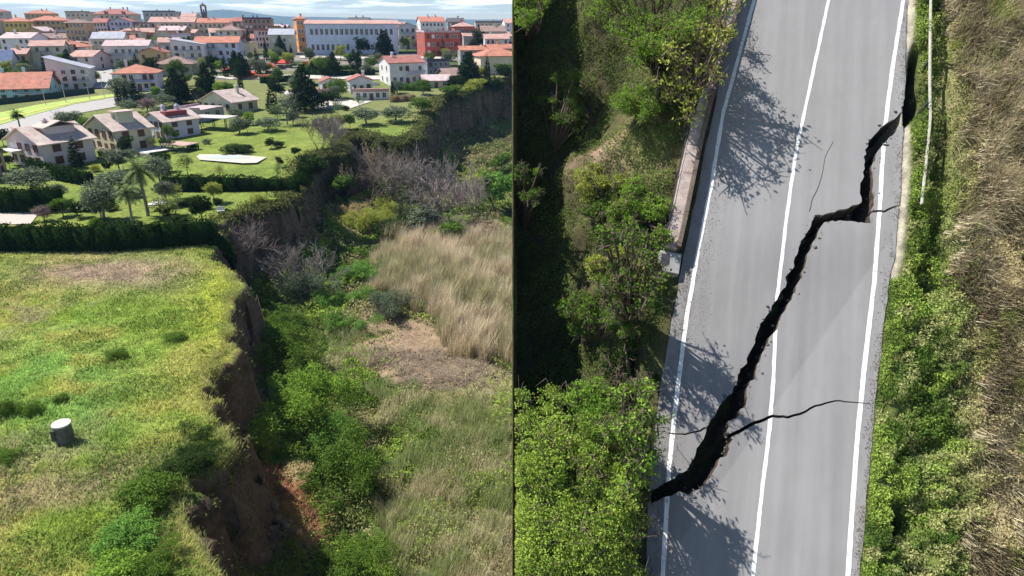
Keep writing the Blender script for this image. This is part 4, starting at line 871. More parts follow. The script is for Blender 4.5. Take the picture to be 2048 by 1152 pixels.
# filler trees among the town houses
rnd = random.Random(11); used = set(); hs = [(o['label'], project(np.array(o.location))) for o in bpy.data.objects if o.type == 'EMPTY' and o.get('category') in ('house', 'building', 'villa', 'school')]
n = 0; tries = 0
while n < 150 and tries < 2500:
    tries += 1; px = rnd.uniform(-5, 1030); py = rnd.choice([rnd.uniform(96, 150), rnd.uniform(120, 205), rnd.uniform(78, 100)]); x, y, z = hit(px, py)
    if y < 150 or any(math.hypot(x - a, y - b) < c + 1.5 for a, b, c in HOUSES) or (px < 235 and 176 < py): continue
    if 590 < px < 800 and py < 125 and rnd.random() < .7: continue
    key = rnd.choice(['tree1', 'tree2', 'tree3', 'olive1', 'olive2', 'cypress2', 'pine1']); m = {'c': 'cypress', 'p': 'dark', 'o': rnd.choice(['olive', 'olive', 'mid'])}.get(key[0], rnd.choice(['mid', 'dark', 'bright', 'hedge', 'yellow', 'olive']))
    hh = {'c': rnd.uniform(6, 9), 'p': rnd.uniform(8, 11)}.get(key[0], rnd.uniform(3.5, 6.5)); D = project((x, y, z))[2]
    lb0, pr = min(hs, key=lambda q: abs(q[1][0] - px) + 1.5 * abs(q[1][1] - py)); kind = {'c': 'cypress', 'p': 'conifer', 'o': 'olive-like tree'}.get(key[0], 'tree')
    adj = {'mid': 'green', 'dark': 'dark', 'bright': 'light', 'hedge': 'deep green', 'yellow': 'yellowish', 'olive': 'greyish', 'cypress': 'black'}[m]
    rel = 'left of' if px < pr[0] - 12 else ('right of' if px > pr[0] + 12 else 'before')
    short = ' '.join(lb0.split()[:9]); 
    for cut in (' at', ' in', ' and', ' with', ' of', ' the', ' a', ' by', ' behind', ' under', ' beside'):
        if short.endswith(cut): short = short[:-len(cut)]
    lb = f'{adj} {kind} {rel} the {short}'
    if lb in used: continue
    used.add(lb); s_ = hh * FPX / D
    plant(key, px, py, s_, L_[m], 'town_tree', lb, 'tree', 'trees among the town houses', None, (x, y, z)); n += 1

# shrubs and small trees scattered through the gardens
rndg = random.Random(5); usedg = set(); refs = [(o['label'], project(np.array(o.location))) for o in bpy.data.objects if o.parent is None and o.get('category') in ('villa', 'swimming pool', 'palm', 'carport', 'pergola', 'canopy', 'cottage') and len(o['label'].split()) < 13]
ng = 0; tg = 0; done = []
while ng < 64 and tg < 3000:
    tg += 1; px = rndg.uniform(0, 720); py = rndg.uniform(196, 345) if rndg.random() < .75 else rndg.uniform(395, 450); x, y, z = hit(px, py)
    if any(math.hypot(x - a, y - b) < c + 1.0 for a, b, c in HOUSES) or (385 < px < 545 and 300 < py < 345) or (px < 240 and py < 262) or float(sd_plat_(x, y)) < 1.5 or any(math.hypot(x - a, y - b) < 2.2 for a, b in done): continue
    if 390 < px < 600 and 262 < py < 380 and rndg.random() < .75: continue
    key = rndg.choice(['tree1', 'tree2', 'olive1', 'olive3', 'shrub1', 'shrub2', 'shrub3', 'sparse1']); m = {'o': 'olive'}.get(key[0], rndg.choice(['mid', 'dark', 'hedge', 'yellow', 'dark', 'olive'])); D = project((x, y, z))[2]
    hh = rndg.uniform(1.0, 1.8) if key[:2] == 'sh' else rndg.uniform(2.2, 4.2); lb0, pr = min(refs, key=lambda q: abs(q[1][0] - px) + 1.5 * abs(q[1][1] - py)); rel = ('left of' if px < pr[0] - 15 else ('right of' if px > pr[0] + 15 else ('above' if py < pr[1] else 'below')))
    adj = {'mid': 'green', 'dark': 'dark', 'hedge': 'deep green', 'yellow': 'yellowish', 'olive': 'greyish'}[m]; kd = 'low shrub' if key[:2] == 'sh' else ('thin tree' if key[:2] == 'sp' else ('spreading tree' if key[0] == 'o' else 'round tree')); short = ' '.join(lb0.split()[:9])
    for cut in (' at', ' in', ' and', ' with', ' of', ' the', ' a', ' by', ' behind', ' under', ' beside', ' into', ' bright'):
        if short.endswith(cut): short = short[:-len(cut)]
    lb = f'{adj} {kd} {rel} the {short}'
    if lb in usedg or lb in used: continue
    usedg.add(lb); done.append((x, y)); plant(key, px, py, hh * FPX / D, L_[m], 'garden_shrub' if key[:2] == 'sh' else 'garden_tree', lb, 'shrub' if key[:2] == 'sh' else 'tree', 'garden planting between the villas', None, (x, y, z)); ng += 1

# ------------------------------------------------------------------ hedges
def hedge(label, pxs, h, th, m, seed, dens=150):
    rng = np.random.default_rng(seed); pts = [np.array(hit(*p)) for p in pxs]; o0 = pts[0]; V = []; F = []; Cs = []; tops = []
    for p, q in zip(pts[:-1], pts[1:]):
        d = q - p; L = float(np.linalg.norm(d[:2])); nrm = np.array([-d[1], d[0], 0]) / L; n = max(int(L / 2), 1)
        for i in range(n):
            a = p + d * i / n; b = p + d * (i + 1) / n; k = len(V)
            for c in (a, b):
                for sg in (-1, 1): V += [c + nrm * sg * th * .4 - [0, 0, .6], c + nrm * sg * th * .4 + [0, 0, h * .9]]
            F += [(k, k + 1, k + 5, k + 4), (k + 2, k + 6, k + 7, k + 3), (k + 1, k + 3, k + 7, k + 5), (k, k + 2, k + 3, k + 1), (k + 4, k + 5, k + 7, k + 6)]
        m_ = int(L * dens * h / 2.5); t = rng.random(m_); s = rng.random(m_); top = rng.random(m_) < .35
        off = np.where(top, rng.uniform(-.5, .5, m_), np.sign(rng.random(m_) - .35) * -(.42 + .3 * fbm(t * L / 1.1, s * h * 1.3, seed + 40))) * th + rng.normal(size=m_) * .07
        zz = np.where(top, h, s * h) + (fbm(t * L / 1.3 + seed, t * 0, seed) - .5) * 1.1 * np.where(top, 1, s) + rng.normal(size=m_) * .07
        P_ = p + d * t[:, None] + nrm * off[:, None]; P_[:, 2] += zz; Cs.append(P_); tops.append(top)
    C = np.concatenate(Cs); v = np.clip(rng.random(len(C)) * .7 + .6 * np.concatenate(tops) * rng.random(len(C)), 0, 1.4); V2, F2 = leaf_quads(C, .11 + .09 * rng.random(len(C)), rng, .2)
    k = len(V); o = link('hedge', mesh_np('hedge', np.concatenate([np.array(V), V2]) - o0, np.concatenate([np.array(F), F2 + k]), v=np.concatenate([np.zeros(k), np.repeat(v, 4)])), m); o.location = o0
    return tag(o, label, 'hedge')
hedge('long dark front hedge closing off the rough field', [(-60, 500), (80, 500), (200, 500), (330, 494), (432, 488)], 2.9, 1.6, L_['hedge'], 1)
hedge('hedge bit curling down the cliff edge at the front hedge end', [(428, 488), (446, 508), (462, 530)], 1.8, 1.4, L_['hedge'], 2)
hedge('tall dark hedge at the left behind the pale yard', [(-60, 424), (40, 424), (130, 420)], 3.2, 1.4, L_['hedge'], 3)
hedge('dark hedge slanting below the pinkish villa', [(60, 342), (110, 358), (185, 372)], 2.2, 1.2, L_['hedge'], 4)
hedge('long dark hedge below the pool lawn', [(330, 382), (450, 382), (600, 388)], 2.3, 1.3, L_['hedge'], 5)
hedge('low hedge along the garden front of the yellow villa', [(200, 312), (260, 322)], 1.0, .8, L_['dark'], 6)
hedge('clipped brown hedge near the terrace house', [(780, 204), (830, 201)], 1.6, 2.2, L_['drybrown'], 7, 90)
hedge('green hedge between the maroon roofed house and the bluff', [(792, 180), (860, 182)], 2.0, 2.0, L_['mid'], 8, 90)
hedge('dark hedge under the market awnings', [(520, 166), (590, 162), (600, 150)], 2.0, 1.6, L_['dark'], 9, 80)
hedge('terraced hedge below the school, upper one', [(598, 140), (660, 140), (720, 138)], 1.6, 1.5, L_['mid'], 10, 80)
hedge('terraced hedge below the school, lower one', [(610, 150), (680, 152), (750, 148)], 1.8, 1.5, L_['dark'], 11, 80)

# ------------------------------------------------------------------ grass, weeds, reeds (stuff)
rng = np.random.default_rng(77); LEAFV = vcol_mat('leaf_tones', trans=.3, fine=0)
def sd_plat(x, y): d = polydist(x, y, PLAT); return np.where(inpoly(x, y, PLAT), d, -d)
def scatter(n, x0, x1, y0, y1, pw=1.0):
    x = rng.uniform(x0, x1, n); y = y0 + (y1 - y0) * rng.random(n) ** pw; return x, y
def vis(x, y, z, mx=1045): px, py, _ = project(np.stack([x, y, z], -1)); return (px > -320) & (px < mx) & (py < 1230) & (py > 0), px, py
x, y = scatter(700000, -84, -8, 22, 80, 1.3); s = sd_plat(x, y); z = ground_z(x, y); ok, px, py = vis(x, y, z); ok &= (s > -.3) & (rng.random(len(x)) < .15 + .85 * fbm(x / 1.1, y / 1.1, 91, 3))
x, y, z = x[ok], y[ok], z[ok]; c = np.minimum(field_col(x, y) * (1.05 + 1.05 * rng.random(len(x)))[:, None] * np.array([[1.0, .94, 1.25]]), .75); h = (.06 + .24 * fbm(x / 1.6, y / 1.6, 92) ** 1.5 + .09 * rng.random(len(x))) * (1 + .5 * (y < 42)); 
tag(link('grass', blade_mesh('grass', np.stack([x, y, z - .03], -1), h, .012 + .00035 * y, rng, c, .9), LEAFV), kind='stuff')
# broad leaved weeds in patches
x, y = scatter(220000, -66, -8, 22, 80, 1.35); s = sd_plat(x, y); nn = fbm(x / 2.4, y / 2.4, 95, 4); ok, px, py = vis(x, y, ground_z(x, y)); low = np.exp(-(((px - 330) / 140) ** 2 + ((py - 1070) / 130) ** 2))
ok &= (s > 0) & (nn + .35 * low > .585); x, y = x[ok], y[ok]; nn = nn[ok]; low = low[ok]; z = ground_z(x, y) + rng.random(len(x)) * (.15 + .9 * (nn - .5) + .25 * low)
t = fbm(x / 1.3, y / 1.3, 96); c = lerp((.08, .13, .03), (.21, .32, .06), t) * (.6 + .8 * rng.random(len(x)))[:, None]
V, F = leaf_quads(np.stack([x, y, z], -1), .06 + .05 * rng.random(len(x)), rng, .5); tag(link('weeds', mesh_np('weeds', V, F, c=np.repeat(c, 4, axis=0)), LEAFV), kind='stuff')
# undergrowth of the ravine: leaf clumps heaped on the floor and the foot of the cliff
x, y = scatter(520000, -34, 3, 28, 215, 1.9); s = sd_plat(x, y); z0 = ground_z(x, y); ok, px, py = vis(x, y, z0)
mound = fbm(x / 3.2, y / 3.2, 101, 4); bm = inpoly(px, py, ZBROWN); rd = inpoly(px, py, ZRED)
ok &= (s < -2.6) & (mound > .27) & (~bm | (rng.random(len(x)) < .12)) & (~rd | (rng.random(len(x)) < .12)) & (rng.random(len(x)) < np.where(px > 800, .4, 1)); x, y, z0, mound, s, px, py = [q[ok] for q in (x, y, z0, mound, s, px, py)]
hh = 2.4 * (mound - .25) * (.4 + .6 * fbm(x / .9, y / .9, 102)); z = z0 + hh * 2.0 * rng.random(len(x)) ** .5
t = fbm(x / 5, y / 5, 103); c = lerp((.08, .14, .025), (.25, .36, .06), sstep(.3, .7, t)); sw_ = sstep(.44, .58, fbm(x / 4 + 9, y / 4, 104)) * sstep(560, 700, px); c = lerp(c, (.30, .29, .13), sw_); c = lerp(c, (.22, .17, .12), sstep(150, 190, y) * .5)
kp_ = rng.random(len(x)) > .62 * sw_; x, y, z, c = x[kp_], y[kp_], z[kp_], c[kp_]; c = c * (.55 + .9 * rng.random(len(x)))[:, None]
V, F = leaf_quads(np.stack([x, y, z], -1), (.035 + .0015 * y) * (.7 + .7 * rng.random(len(x))), rng, .4); tag(link('undergrowth', mesh_np('undergrowth', V, F, c=np.repeat(c, 4, axis=0)), LEAFV), kind='stuff')
# ivy and scrub hanging on the cliff faces
n = 150000; E = np.array(EDGE); k = rng.integers(2, len(E) - 1, n); tt = rng.random(n)[:, None]; P_ = E[k] * (1 - tt) + E[k + 1] * tt; P_ += rng.normal(size=P_.shape) * 1.6; x, y = P_[:, 0], P_[:, 1]
z = ground_z(x, y); ok = (fbm(x / 2.5 + z / 3, y / 2.5 - z / 4, 111) + .25 * (z > -1.5) + .2 * (y > 100) > .62) & (x < 3) & ((z < -1.0) | (y > 82)); x, y, z = x[ok], y[ok], z[ok]
c = lerp((.05, .07, .025), (.17, .17, .06), fbm(x / 2, z / 2, 112)) * (.6 + rng.random(len(x)))[:, None]
V, F = leaf_quads(np.stack([x, y, z], -1) + rng.normal(size=(len(x), 3)) * .14, (.05 + .0014 * y) * (.7 + .7 * rng.random(len(x))), rng, .2); tag(link('ivy', mesh_np('ivy', V, F, c=np.repeat(c, 4, axis=0)), LEAFV), kind='stuff')
# dry grass overhanging the field edge
n = 12000; k = rng.integers(0, 17, n); tt = rng.random(n)[:, None]; P_ = E[k] * (1 - tt) + E[k + 1] * tt; P_ += rng.normal(size=P_.shape) * .4; x, y = P_[:, 0], P_[:, 1]; z = ground_z(x, y); ok = z > -4.5; x, y, z = x[ok], y[ok], z[ok]
c = lerp((.26, .34, .06), (.46, .42, .20), rng.random(len(x))) * (.7 + .5 * rng.random(len(x)))[:, None]
tag(link('dry_grass', blade_mesh('dry_grass', np.stack([x, y, z], -1), .12 + .26 * rng.random(len(x)), .014, rng, c, 1.1), LEAFV), kind='stuff')
# reed beds
RA = [(770, 520), (800, 470), (880, 462), (1100, 470), (1100, 760), (1000, 735), (930, 715), (880, 672), (820, 620), (775, 590)]
RC = [(640, 650), (720, 640), (730, 760), (780, 790), (1000, 790), (1000, 860), (820, 880), (780, 840), (700, 790), (650, 720)]
RB = [(770, 960), (820, 870), (930, 820), (1000, 790), (1100, 770), (1100, 1300), (800, 1300), (760, 1140), (755, 1040)]
x, y = scatter(520000, -22, 7, 33, 128, 1.5); z = ground_z(x, y); px, py, _ = project(np.stack([x, y, z], -1)); jx = px + (fbm(x / 2, y / 2, 121) - .5) * 150; a = inpoly(jx, py, RA); b = inpoly(jx, py, RB) | (inpoly(jx, py, RC) & (rng.random(len(x)) < .45))
ok = (a & (rng.random(len(x)) < .8 * sstep(.30, .5, fbm(x / 1.6, y / 1.6, 126)))) | (b & (rng.random(len(x)) < .95 * sstep(.3, .55, fbm(x / 1.4, y / 1.4, 122)))); x, y, z, a, px = x[ok], y[ok], z[ok], a[ok], px[ok]
h = np.where(a, 1.2 + 2.4 * rng.random(len(x)) + 4.2 * (fbm(x / 2.2, y / 2.2, 125) - .5), .6 + .9 * rng.random(len(x)))
c = np.where(a[:, None], lerp((.50, .46, .26), (.74, .62, .44), sstep(.3, .7, fbm(x / 5, y / 5, 123))), lerp((.36, .42, .17), (.62, .57, .36), sstep(.3, .7, fbm(x / 2.5, y / 2.5, 124)))) * (.55 + .7 * rng.random(len(x)))[:, None]
tag(link('reeds', blade_mesh('reeds', np.stack([x, y, z - .1], -1), h, np.where(a, .026, .016), rng, c, .35), LEAFV), kind='stuff')
# dry broken stalks on the brown mat and the red earth
x, y = scatter(90000, -30, 0, 33, 70, 1.2); z = ground_z(x, y); px, py, _ = project(np.stack([x, y, z], -1)); a = inpoly(px, py, ZBROWN); b = inpoly(px, py, ZRED); ok = (a | (b & (rng.random(len(x)) < .5))) & (fbm(x / .8, y / .8, 131) > .42); x, y, z, b = x[ok], y[ok], z[ok], b[ok]
c = np.where(b[:, None], np.array([[.36, .18, .10]]), np.array([[.36, .29, .22]])) * (.4 + .9 * rng.random(len(x)))[:, None]
tag(link('dead_stalks', blade_mesh('dead_stalks', np.stack([x, y, z], -1), .2 + .3 * rng.random(len(x)), .02, rng, c, 3.0), LEAFV), kind='stuff')

# clods fallen from the scarp
rng = np.random.default_rng(55); E = np.array(EDGE); n = 3200; k = rng.integers(0, 22, n); tt = rng.random(n)[:, None]; P_ = E[k] * (1 - tt) + E[k + 1] * tt; P_ = P_ + np.array([1, .15]) * (1.0 + np.abs(rng.normal(size=(n, 1))) * 2.0) + rng.normal(size=P_.shape) * .5
px, py, _ = project(np.stack([P_[:, 0], P_[:, 1], np.full(n, -9.)], -1)); z = ground_z(P_[:, 0], P_[:, 1]); s = (.03 + .22 * rng.random(n) ** 7) * (z < -5.5) + 1e-4; cube = np.array([(x, y, z_) for x in (-1, 1) for y in (-1, 1) for z_ in (-.7, .7)]); V = (np.stack([P_[:, 0], P_[:, 1], z], -1)[:, None, :] + (cube[None] + rng.normal(size=(n, 8, 3)) * .28) * s[:, None, None]).reshape(-1, 3)
F = (np.arange(n)[:, None, None] * 8 + np.array([(0, 1, 3, 2), (4, 6, 7, 5), (0, 4, 5, 1), (2, 3, 7, 6), (0, 2, 6, 4), (1, 5, 7, 3)])[None]).reshape(-1, 4); c = np.where(inpoly(px, py, ZRED)[:, None], np.array([[.34, .17, .10]]), np.array([[.12, .09, .07]])) * (.6 + .8 * rng.random(n))[:, None]
tag(link('fallen_earth', mesh_np('fallen_earth', V, F, c=np.repeat(c, 8, axis=0)), vcol_mat('clods', fine=.3, scale=8)), kind='stuff')
# ------------------------------------------------------------------ the steep bank with the cracked road, right of the ravine
CAMP = np.array([0, 0, H]); BN = np.array([-.22, -.70, .68]); BN /= np.linalg.norm(BN)
BO = CAMP + ray(1536, 576) * 30
BD = np.array([0, BN[1], BN[2]]); BD /= np.linalg.norm(BD); BW = np.array([0, BN[2], -BN[1]]); BW /= np.linalg.norm(BW)
BX = np.array([1., 0, 0]) - BN[0] / (BN @ BD) * BD
def BP(px, py, h=0):
    """point on the bank, raised h metres off its slope"""
    px = np.asarray(px, float); py = np.asarray(py, float); x = (px - 1024) / FPX; u = (576 - py) / FPX
    r = np.stack([x, CP + u * SP, -SP + u * CP], -1); t = (BN @ (BO - CAMP) + np.asarray(h) * (BN @ BD)) / (r @ BN); return CAMP + r * t[..., None]
def BL(P): q = np.asarray(P) - BO; h = (q @ BN) / (BN @ BD); q = q - h[..., None] * BD; return np.stack([q[..., 0], q @ BW - 0 * h, h], -1)   # local across, up-slope, height
def BG(a, t, h=0): a = np.asarray(a)[..., None]; t = np.asarray(t)[..., None]; return BO + a * BX + (t - a * (BX @ BW)) * BW + np.asarray(h)[..., None] * BD
def roadL(py): return np.interp(py, [-200, 0, 300, 540, 760, 1000, 1152, 1400], [1528, 1474, 1410, 1362, 1322, 1296, 1292, 1250])
def roadR(py): return np.interp(py, [-200, 0, 200, 400, 520, 560, 800, 1152, 1400], [1835, 1814, 1808, 1800, 1788, 1778, 1750, 1718, 1690])
MUL = [((1230, 430), (110, 150), 3.6), ((1225, 290), (90, 60), 3.0), ((1330, 380), (60, 200), 1.6), ((1270, 190), (60, 60), 2.6)]
def bank_h(px, py):
    dl = roadL(py) - px; dr = px - roadR(py); h = np.zeros(np.broadcast(px, py).shape)
    g = -4.6 * sstep(20, 210, dl)
    for (c, r, a) in MUL: g = g + a * np.exp(-((px - c[0]) / r[0]) ** 2 - ((py - c[1]) / r[1]) ** 2) * sstep(10, 60, dl)
    g = g + (fbm(px / 70, py / 70, 141) - .5) * 1.6 * sstep(30, 120, dl)
    h = np.where(dl > 0, np.minimum(g, 0) - .02, h)
    h = np.where(px < 1040, h + (.2 - h) * sstep(1036, 1028, px), h)  # lip added along the left edge to keep the gully floor in shade
    rg = .1 * sstep(0, 15, dr) - 1.0 * np.exp(-((dr - 75) / 28) ** 2) * (py < 620) - 1.6 * np.exp(-((px - 1800) / 26) ** 2 - ((py - 1045) / 34) ** 2) - 2.0 * np.exp(-((px - 1828 - (212 - py) * .5) / 15) ** 2 - ((py - 214) / 26) ** 2) - 1.3 * np.exp(-((px - 1828 - (190 - py) * .08) / 11) ** 2) * sstep(80, 120, py) * sstep(215, 195, py) + 1.1 * sstep(90, 260, dr) + (fbm(px / 40, py / 60, 142) - .5) * .9 * sstep(10, 60, dr)
    h = np.where(dr > 0, rg, h)
    h = np.where((dl < -7) & (dr < -7), -2.6, h)
    return h
px_ = np.concatenate([np.arange(1024, 1044, 2.5), np.arange(1044, 1790, 6.), np.arange(1790, 1870, 3.), np.arange(1870, 2120, 6.)]); py_ = np.arange(-420, 1330, 7.); PXg, PYg = np.meshgrid(px_, py_); HB = bank_h(PXg, PYg)
PB = BP(PXg, PYg) + HB[..., None] * BD; loc = np.stack([PXg, PYg], -1)
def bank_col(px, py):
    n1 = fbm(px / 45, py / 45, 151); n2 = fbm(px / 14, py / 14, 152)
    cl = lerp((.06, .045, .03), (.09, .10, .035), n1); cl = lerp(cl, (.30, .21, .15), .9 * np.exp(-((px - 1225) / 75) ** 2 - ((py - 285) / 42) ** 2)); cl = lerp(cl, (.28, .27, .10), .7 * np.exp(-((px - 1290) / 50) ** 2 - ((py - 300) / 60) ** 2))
    cr = lerp((.12, .15, .04), (.33, .27, .15), sstep(1880, 1960, px + (n1 - .5) * 60)); cr = lerp(cr, (.42, .38, .30), sstep(26, 4, px - roadR(py)) * (py < 560))
    cr = lerp(cr, (.035, .028, .022), np.clip(1.5 * np.exp(-((px - 1826 - (212 - py) * .5) / 15) ** 2 - ((py - 212) / 28) ** 2) + 1.2 * np.exp(-((px - 1828 - (190 - py) * .08) / 12) ** 2) * sstep(80, 120, py) * sstep(230, 200, py), 0, 1))
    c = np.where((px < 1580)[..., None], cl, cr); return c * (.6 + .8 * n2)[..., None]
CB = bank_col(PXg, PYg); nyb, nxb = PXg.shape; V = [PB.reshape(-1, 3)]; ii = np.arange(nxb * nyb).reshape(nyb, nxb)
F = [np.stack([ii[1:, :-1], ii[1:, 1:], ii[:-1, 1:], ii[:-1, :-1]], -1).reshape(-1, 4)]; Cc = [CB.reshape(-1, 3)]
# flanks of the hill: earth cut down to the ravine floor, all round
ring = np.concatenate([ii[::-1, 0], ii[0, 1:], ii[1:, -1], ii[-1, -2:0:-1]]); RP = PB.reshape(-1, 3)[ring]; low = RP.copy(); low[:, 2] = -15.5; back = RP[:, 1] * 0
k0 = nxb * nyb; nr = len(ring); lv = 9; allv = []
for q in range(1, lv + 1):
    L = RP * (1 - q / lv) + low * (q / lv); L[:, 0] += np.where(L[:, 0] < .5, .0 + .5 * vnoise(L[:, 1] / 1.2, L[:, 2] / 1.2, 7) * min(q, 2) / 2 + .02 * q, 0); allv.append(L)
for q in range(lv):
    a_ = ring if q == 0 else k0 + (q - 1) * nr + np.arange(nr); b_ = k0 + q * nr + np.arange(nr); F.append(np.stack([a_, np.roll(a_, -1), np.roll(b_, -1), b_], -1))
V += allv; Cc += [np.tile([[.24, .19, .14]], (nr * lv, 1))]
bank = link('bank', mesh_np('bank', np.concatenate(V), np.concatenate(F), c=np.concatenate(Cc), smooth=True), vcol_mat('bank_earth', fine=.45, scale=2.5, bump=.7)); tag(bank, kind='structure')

# the crack, its branches, and the slab they cut
CRK_L = [(1812, 190), (1806, 225), (1790, 240), (1770, 252), (1760, 262), (1748, 275), (1733, 300), (1731, 330), (1728, 360), (1723, 378), (1726, 405), (1700, 417), (1680, 420), (1655, 428), (1632, 431), (1626, 445), (1612, 475), (1605, 482), (1597, 510), (1587, 540), (1577, 550), (1574, 575), (1560, 592), (1545, 620), (1530, 642), (1516, 670), (1510, 692), (1500, 710), (1497, 727), (1483, 738), (1478, 760), (1462, 790), (1442, 812), (1435, 828), (1420, 850), (1405, 885), (1395, 905), (1385, 925), (1370, 945), (1345, 960), (1325, 970), (1308, 980), (1285, 988)]
CRK_R = [(1285, 1010), (1312, 1002), (1330, 993), (1350, 985), (1378, 988), (1400, 978), (1412, 960), (1428, 938), (1438, 915), (1452, 910), (1455, 890), (1462, 880), (1450, 864), (1454, 842), (1475, 834), (1478, 818), (1490, 810), (1491, 790), (1497, 762), (1510, 756), (1512, 735), (1520, 715), (1530, 690), (1545, 665), (1560, 635), (1572, 612), (1590, 580), (1598, 558), (1610, 525), (1618, 500), (1632, 473), (1638, 455), (1645, 445), (1690, 443), (1712, 446), (1742, 447), (1740, 425), (1747, 408), (1745, 370), (1742, 330), (1750, 310), (1762, 290), (1775, 275), (1790, 262), (1808, 245), (1820, 232), (1835, 215), (1842, 190)]
def thin(pts, w0, w1):
    pts = np.array(pts, float); n = len(pts); w_ = np.linspace(w0, w1, n) / 2; d = np.gradient(pts, axis=0); d /= np.linalg.norm(d, axis=1)[:, None]; nn = np.stack([-d[:, 1], d[:, 0]], 1) * w_[:, None]
    return [tuple(p) for p in pts + nn] + [tuple(p) for p in (pts - nn)[::-1]]
def rough(pts, amp, step=14, seed=0):
    r = random.Random(seed); out = []
    for a, b in zip(pts[:-1], pts[1:]):
        n = max(int(math.hypot(a[0] - b[0], a[1] - b[1]) / step), 1)
        for i in range(n): t = i / n; out.append((a[0] * (1 - t) + b[0] * t + r.uniform(-amp, amp) * (i > 0), a[1] * (1 - t) + b[1] * t + r.uniform(-amp, amp) * (i > 0)))
    return out + [pts[-1]]
HOLES = [rough([(a - 3.5, b) for a, b in CRK_L], 2.6, 7, 1) + rough([(a + 3.5, b) for a, b in CRK_R], 2.6, 7, 2),
         thin(rough([(1738, 423), (1768, 424), (1786, 415), (1806, 411)], 1, 8, 3), 5, 3), thin(rough([(1452, 876), (1480, 862), (1500, 850), (1545, 832), (1575, 835), (1600, 828), (1630, 812), (1670, 802), (1716, 806), (1742, 809)], 1, 9, 4), 8, 1.6),
         thin(rough([(1336, 866), (1370, 869), (1400, 862), (1428, 846)], 1, 8, 5), 2.2, 4.5), thin(rough([(1666, 284), (1650, 315), (1645, 345), (1638, 370), (1626, 395), (1618, 424)], 1, 9, 6), 1.2, 2.0), thin([(1486, 806), (1492, 820), (1498, 836)], 5, 1)]
def cut_sheet(name, outer, m, h=0., thick=0., soil=None, stain=False):
    """a flat sheet on the slope with the cracks cut through it"""
    pts = []; edges = []
    for poly in [outer] + HOLES:
        b = len(pts); L = BL(BP([p[0] for p in poly], [p[1] for p in poly])); pts += [Vector((float(a), float(t))) for a, t, _ in L]; edges += [(b + i, b + (i + 1) % len(poly)) for i in range(len(poly))]
    Vv, Ee, Ff, *_ = delaunay_2d_cdt(pts, edges, [], 0, 1e-5); V2 = np.array([(v.x, v.y) for v in Vv])
    G = BG(V2[:, 0], V2[:, 1]); PX, PY, _ = project(G); tri = np.array([f for f in Ff]); cx = PX[tri].mean(1); cy = PY[tri].mean(1); keep = inpoly(cx, cy, outer)
    for hp in HOLES: keep &= ~inpoly(cx, cy, hp)
    tri = tri[keep]; a = V2[tri]; s_ = (a[:, 1, 0] - a[:, 0, 0]) * (a[:, 2, 1] - a[:, 0, 1]) - (a[:, 2, 0] - a[:, 0, 0]) * (a[:, 1, 1] - a[:, 0, 1]); tri[s_ < 0] = tri[s_ < 0][:, ::-1]
    top = BG(V2[:, 0], V2[:, 1], np.full(len(V2), h)); V = [top]; faces = [tuple(t) for t in tri]; mi = [0] * len(faces)
    if thick:
        cnt = {}
        for t in tri:
            for i in range(3): e = (t[i], t[(i + 1) % 3]); k = (min(e), max(e)); cnt.setdefault(k, []).append(e)
        n = len(V2); mid = BG(V2[:, 0], V2[:, 1], np.full(n, h - .16)); jit = np.stack([vnoise(V2[:, 0] * 3, V2[:, 1] * 3, 5) - .5, vnoise(V2[:, 0] * 3, V2[:, 1] * 3, 6) - .5], 1) * .25
        lo = BG(V2[:, 0] + jit[:, 0], V2[:, 1] + jit[:, 1], np.full(n, h - thick)); V += [mid, lo]
        for k, es in cnt.items():
            if len(es) == 1: a_, b_ = es[0]; faces.append((b_, a_, a_ + n, b_ + n)); mi.append(0); faces.append((b_ + n, a_ + n, a_ + 2 * n, b_ + 2 * n)); mi.append(1)
    me = bpy.data.meshes.new(name); me.from_pydata([tuple(v) for v in np.concatenate(V)], [], [tuple(int(i) for i in f) for f in faces]); me.update()
    at = me.attributes.new('st', 'FLOAT_VECTOR', 'POINT'); Q = np.concatenate([np.stack([V2[:, 0] - .20 * V2[:, 1], V2[:, 1], np.zeros(len(V2))], 1)] * (3 if thick else 1)).astype(np.float32); at.data.foreach_set('vector', Q.ravel())
    me.materials.append(m)
    if soil: me.materials.append(soil); me.polygons.foreach_set('material_index', mi)
    return link(name, me)
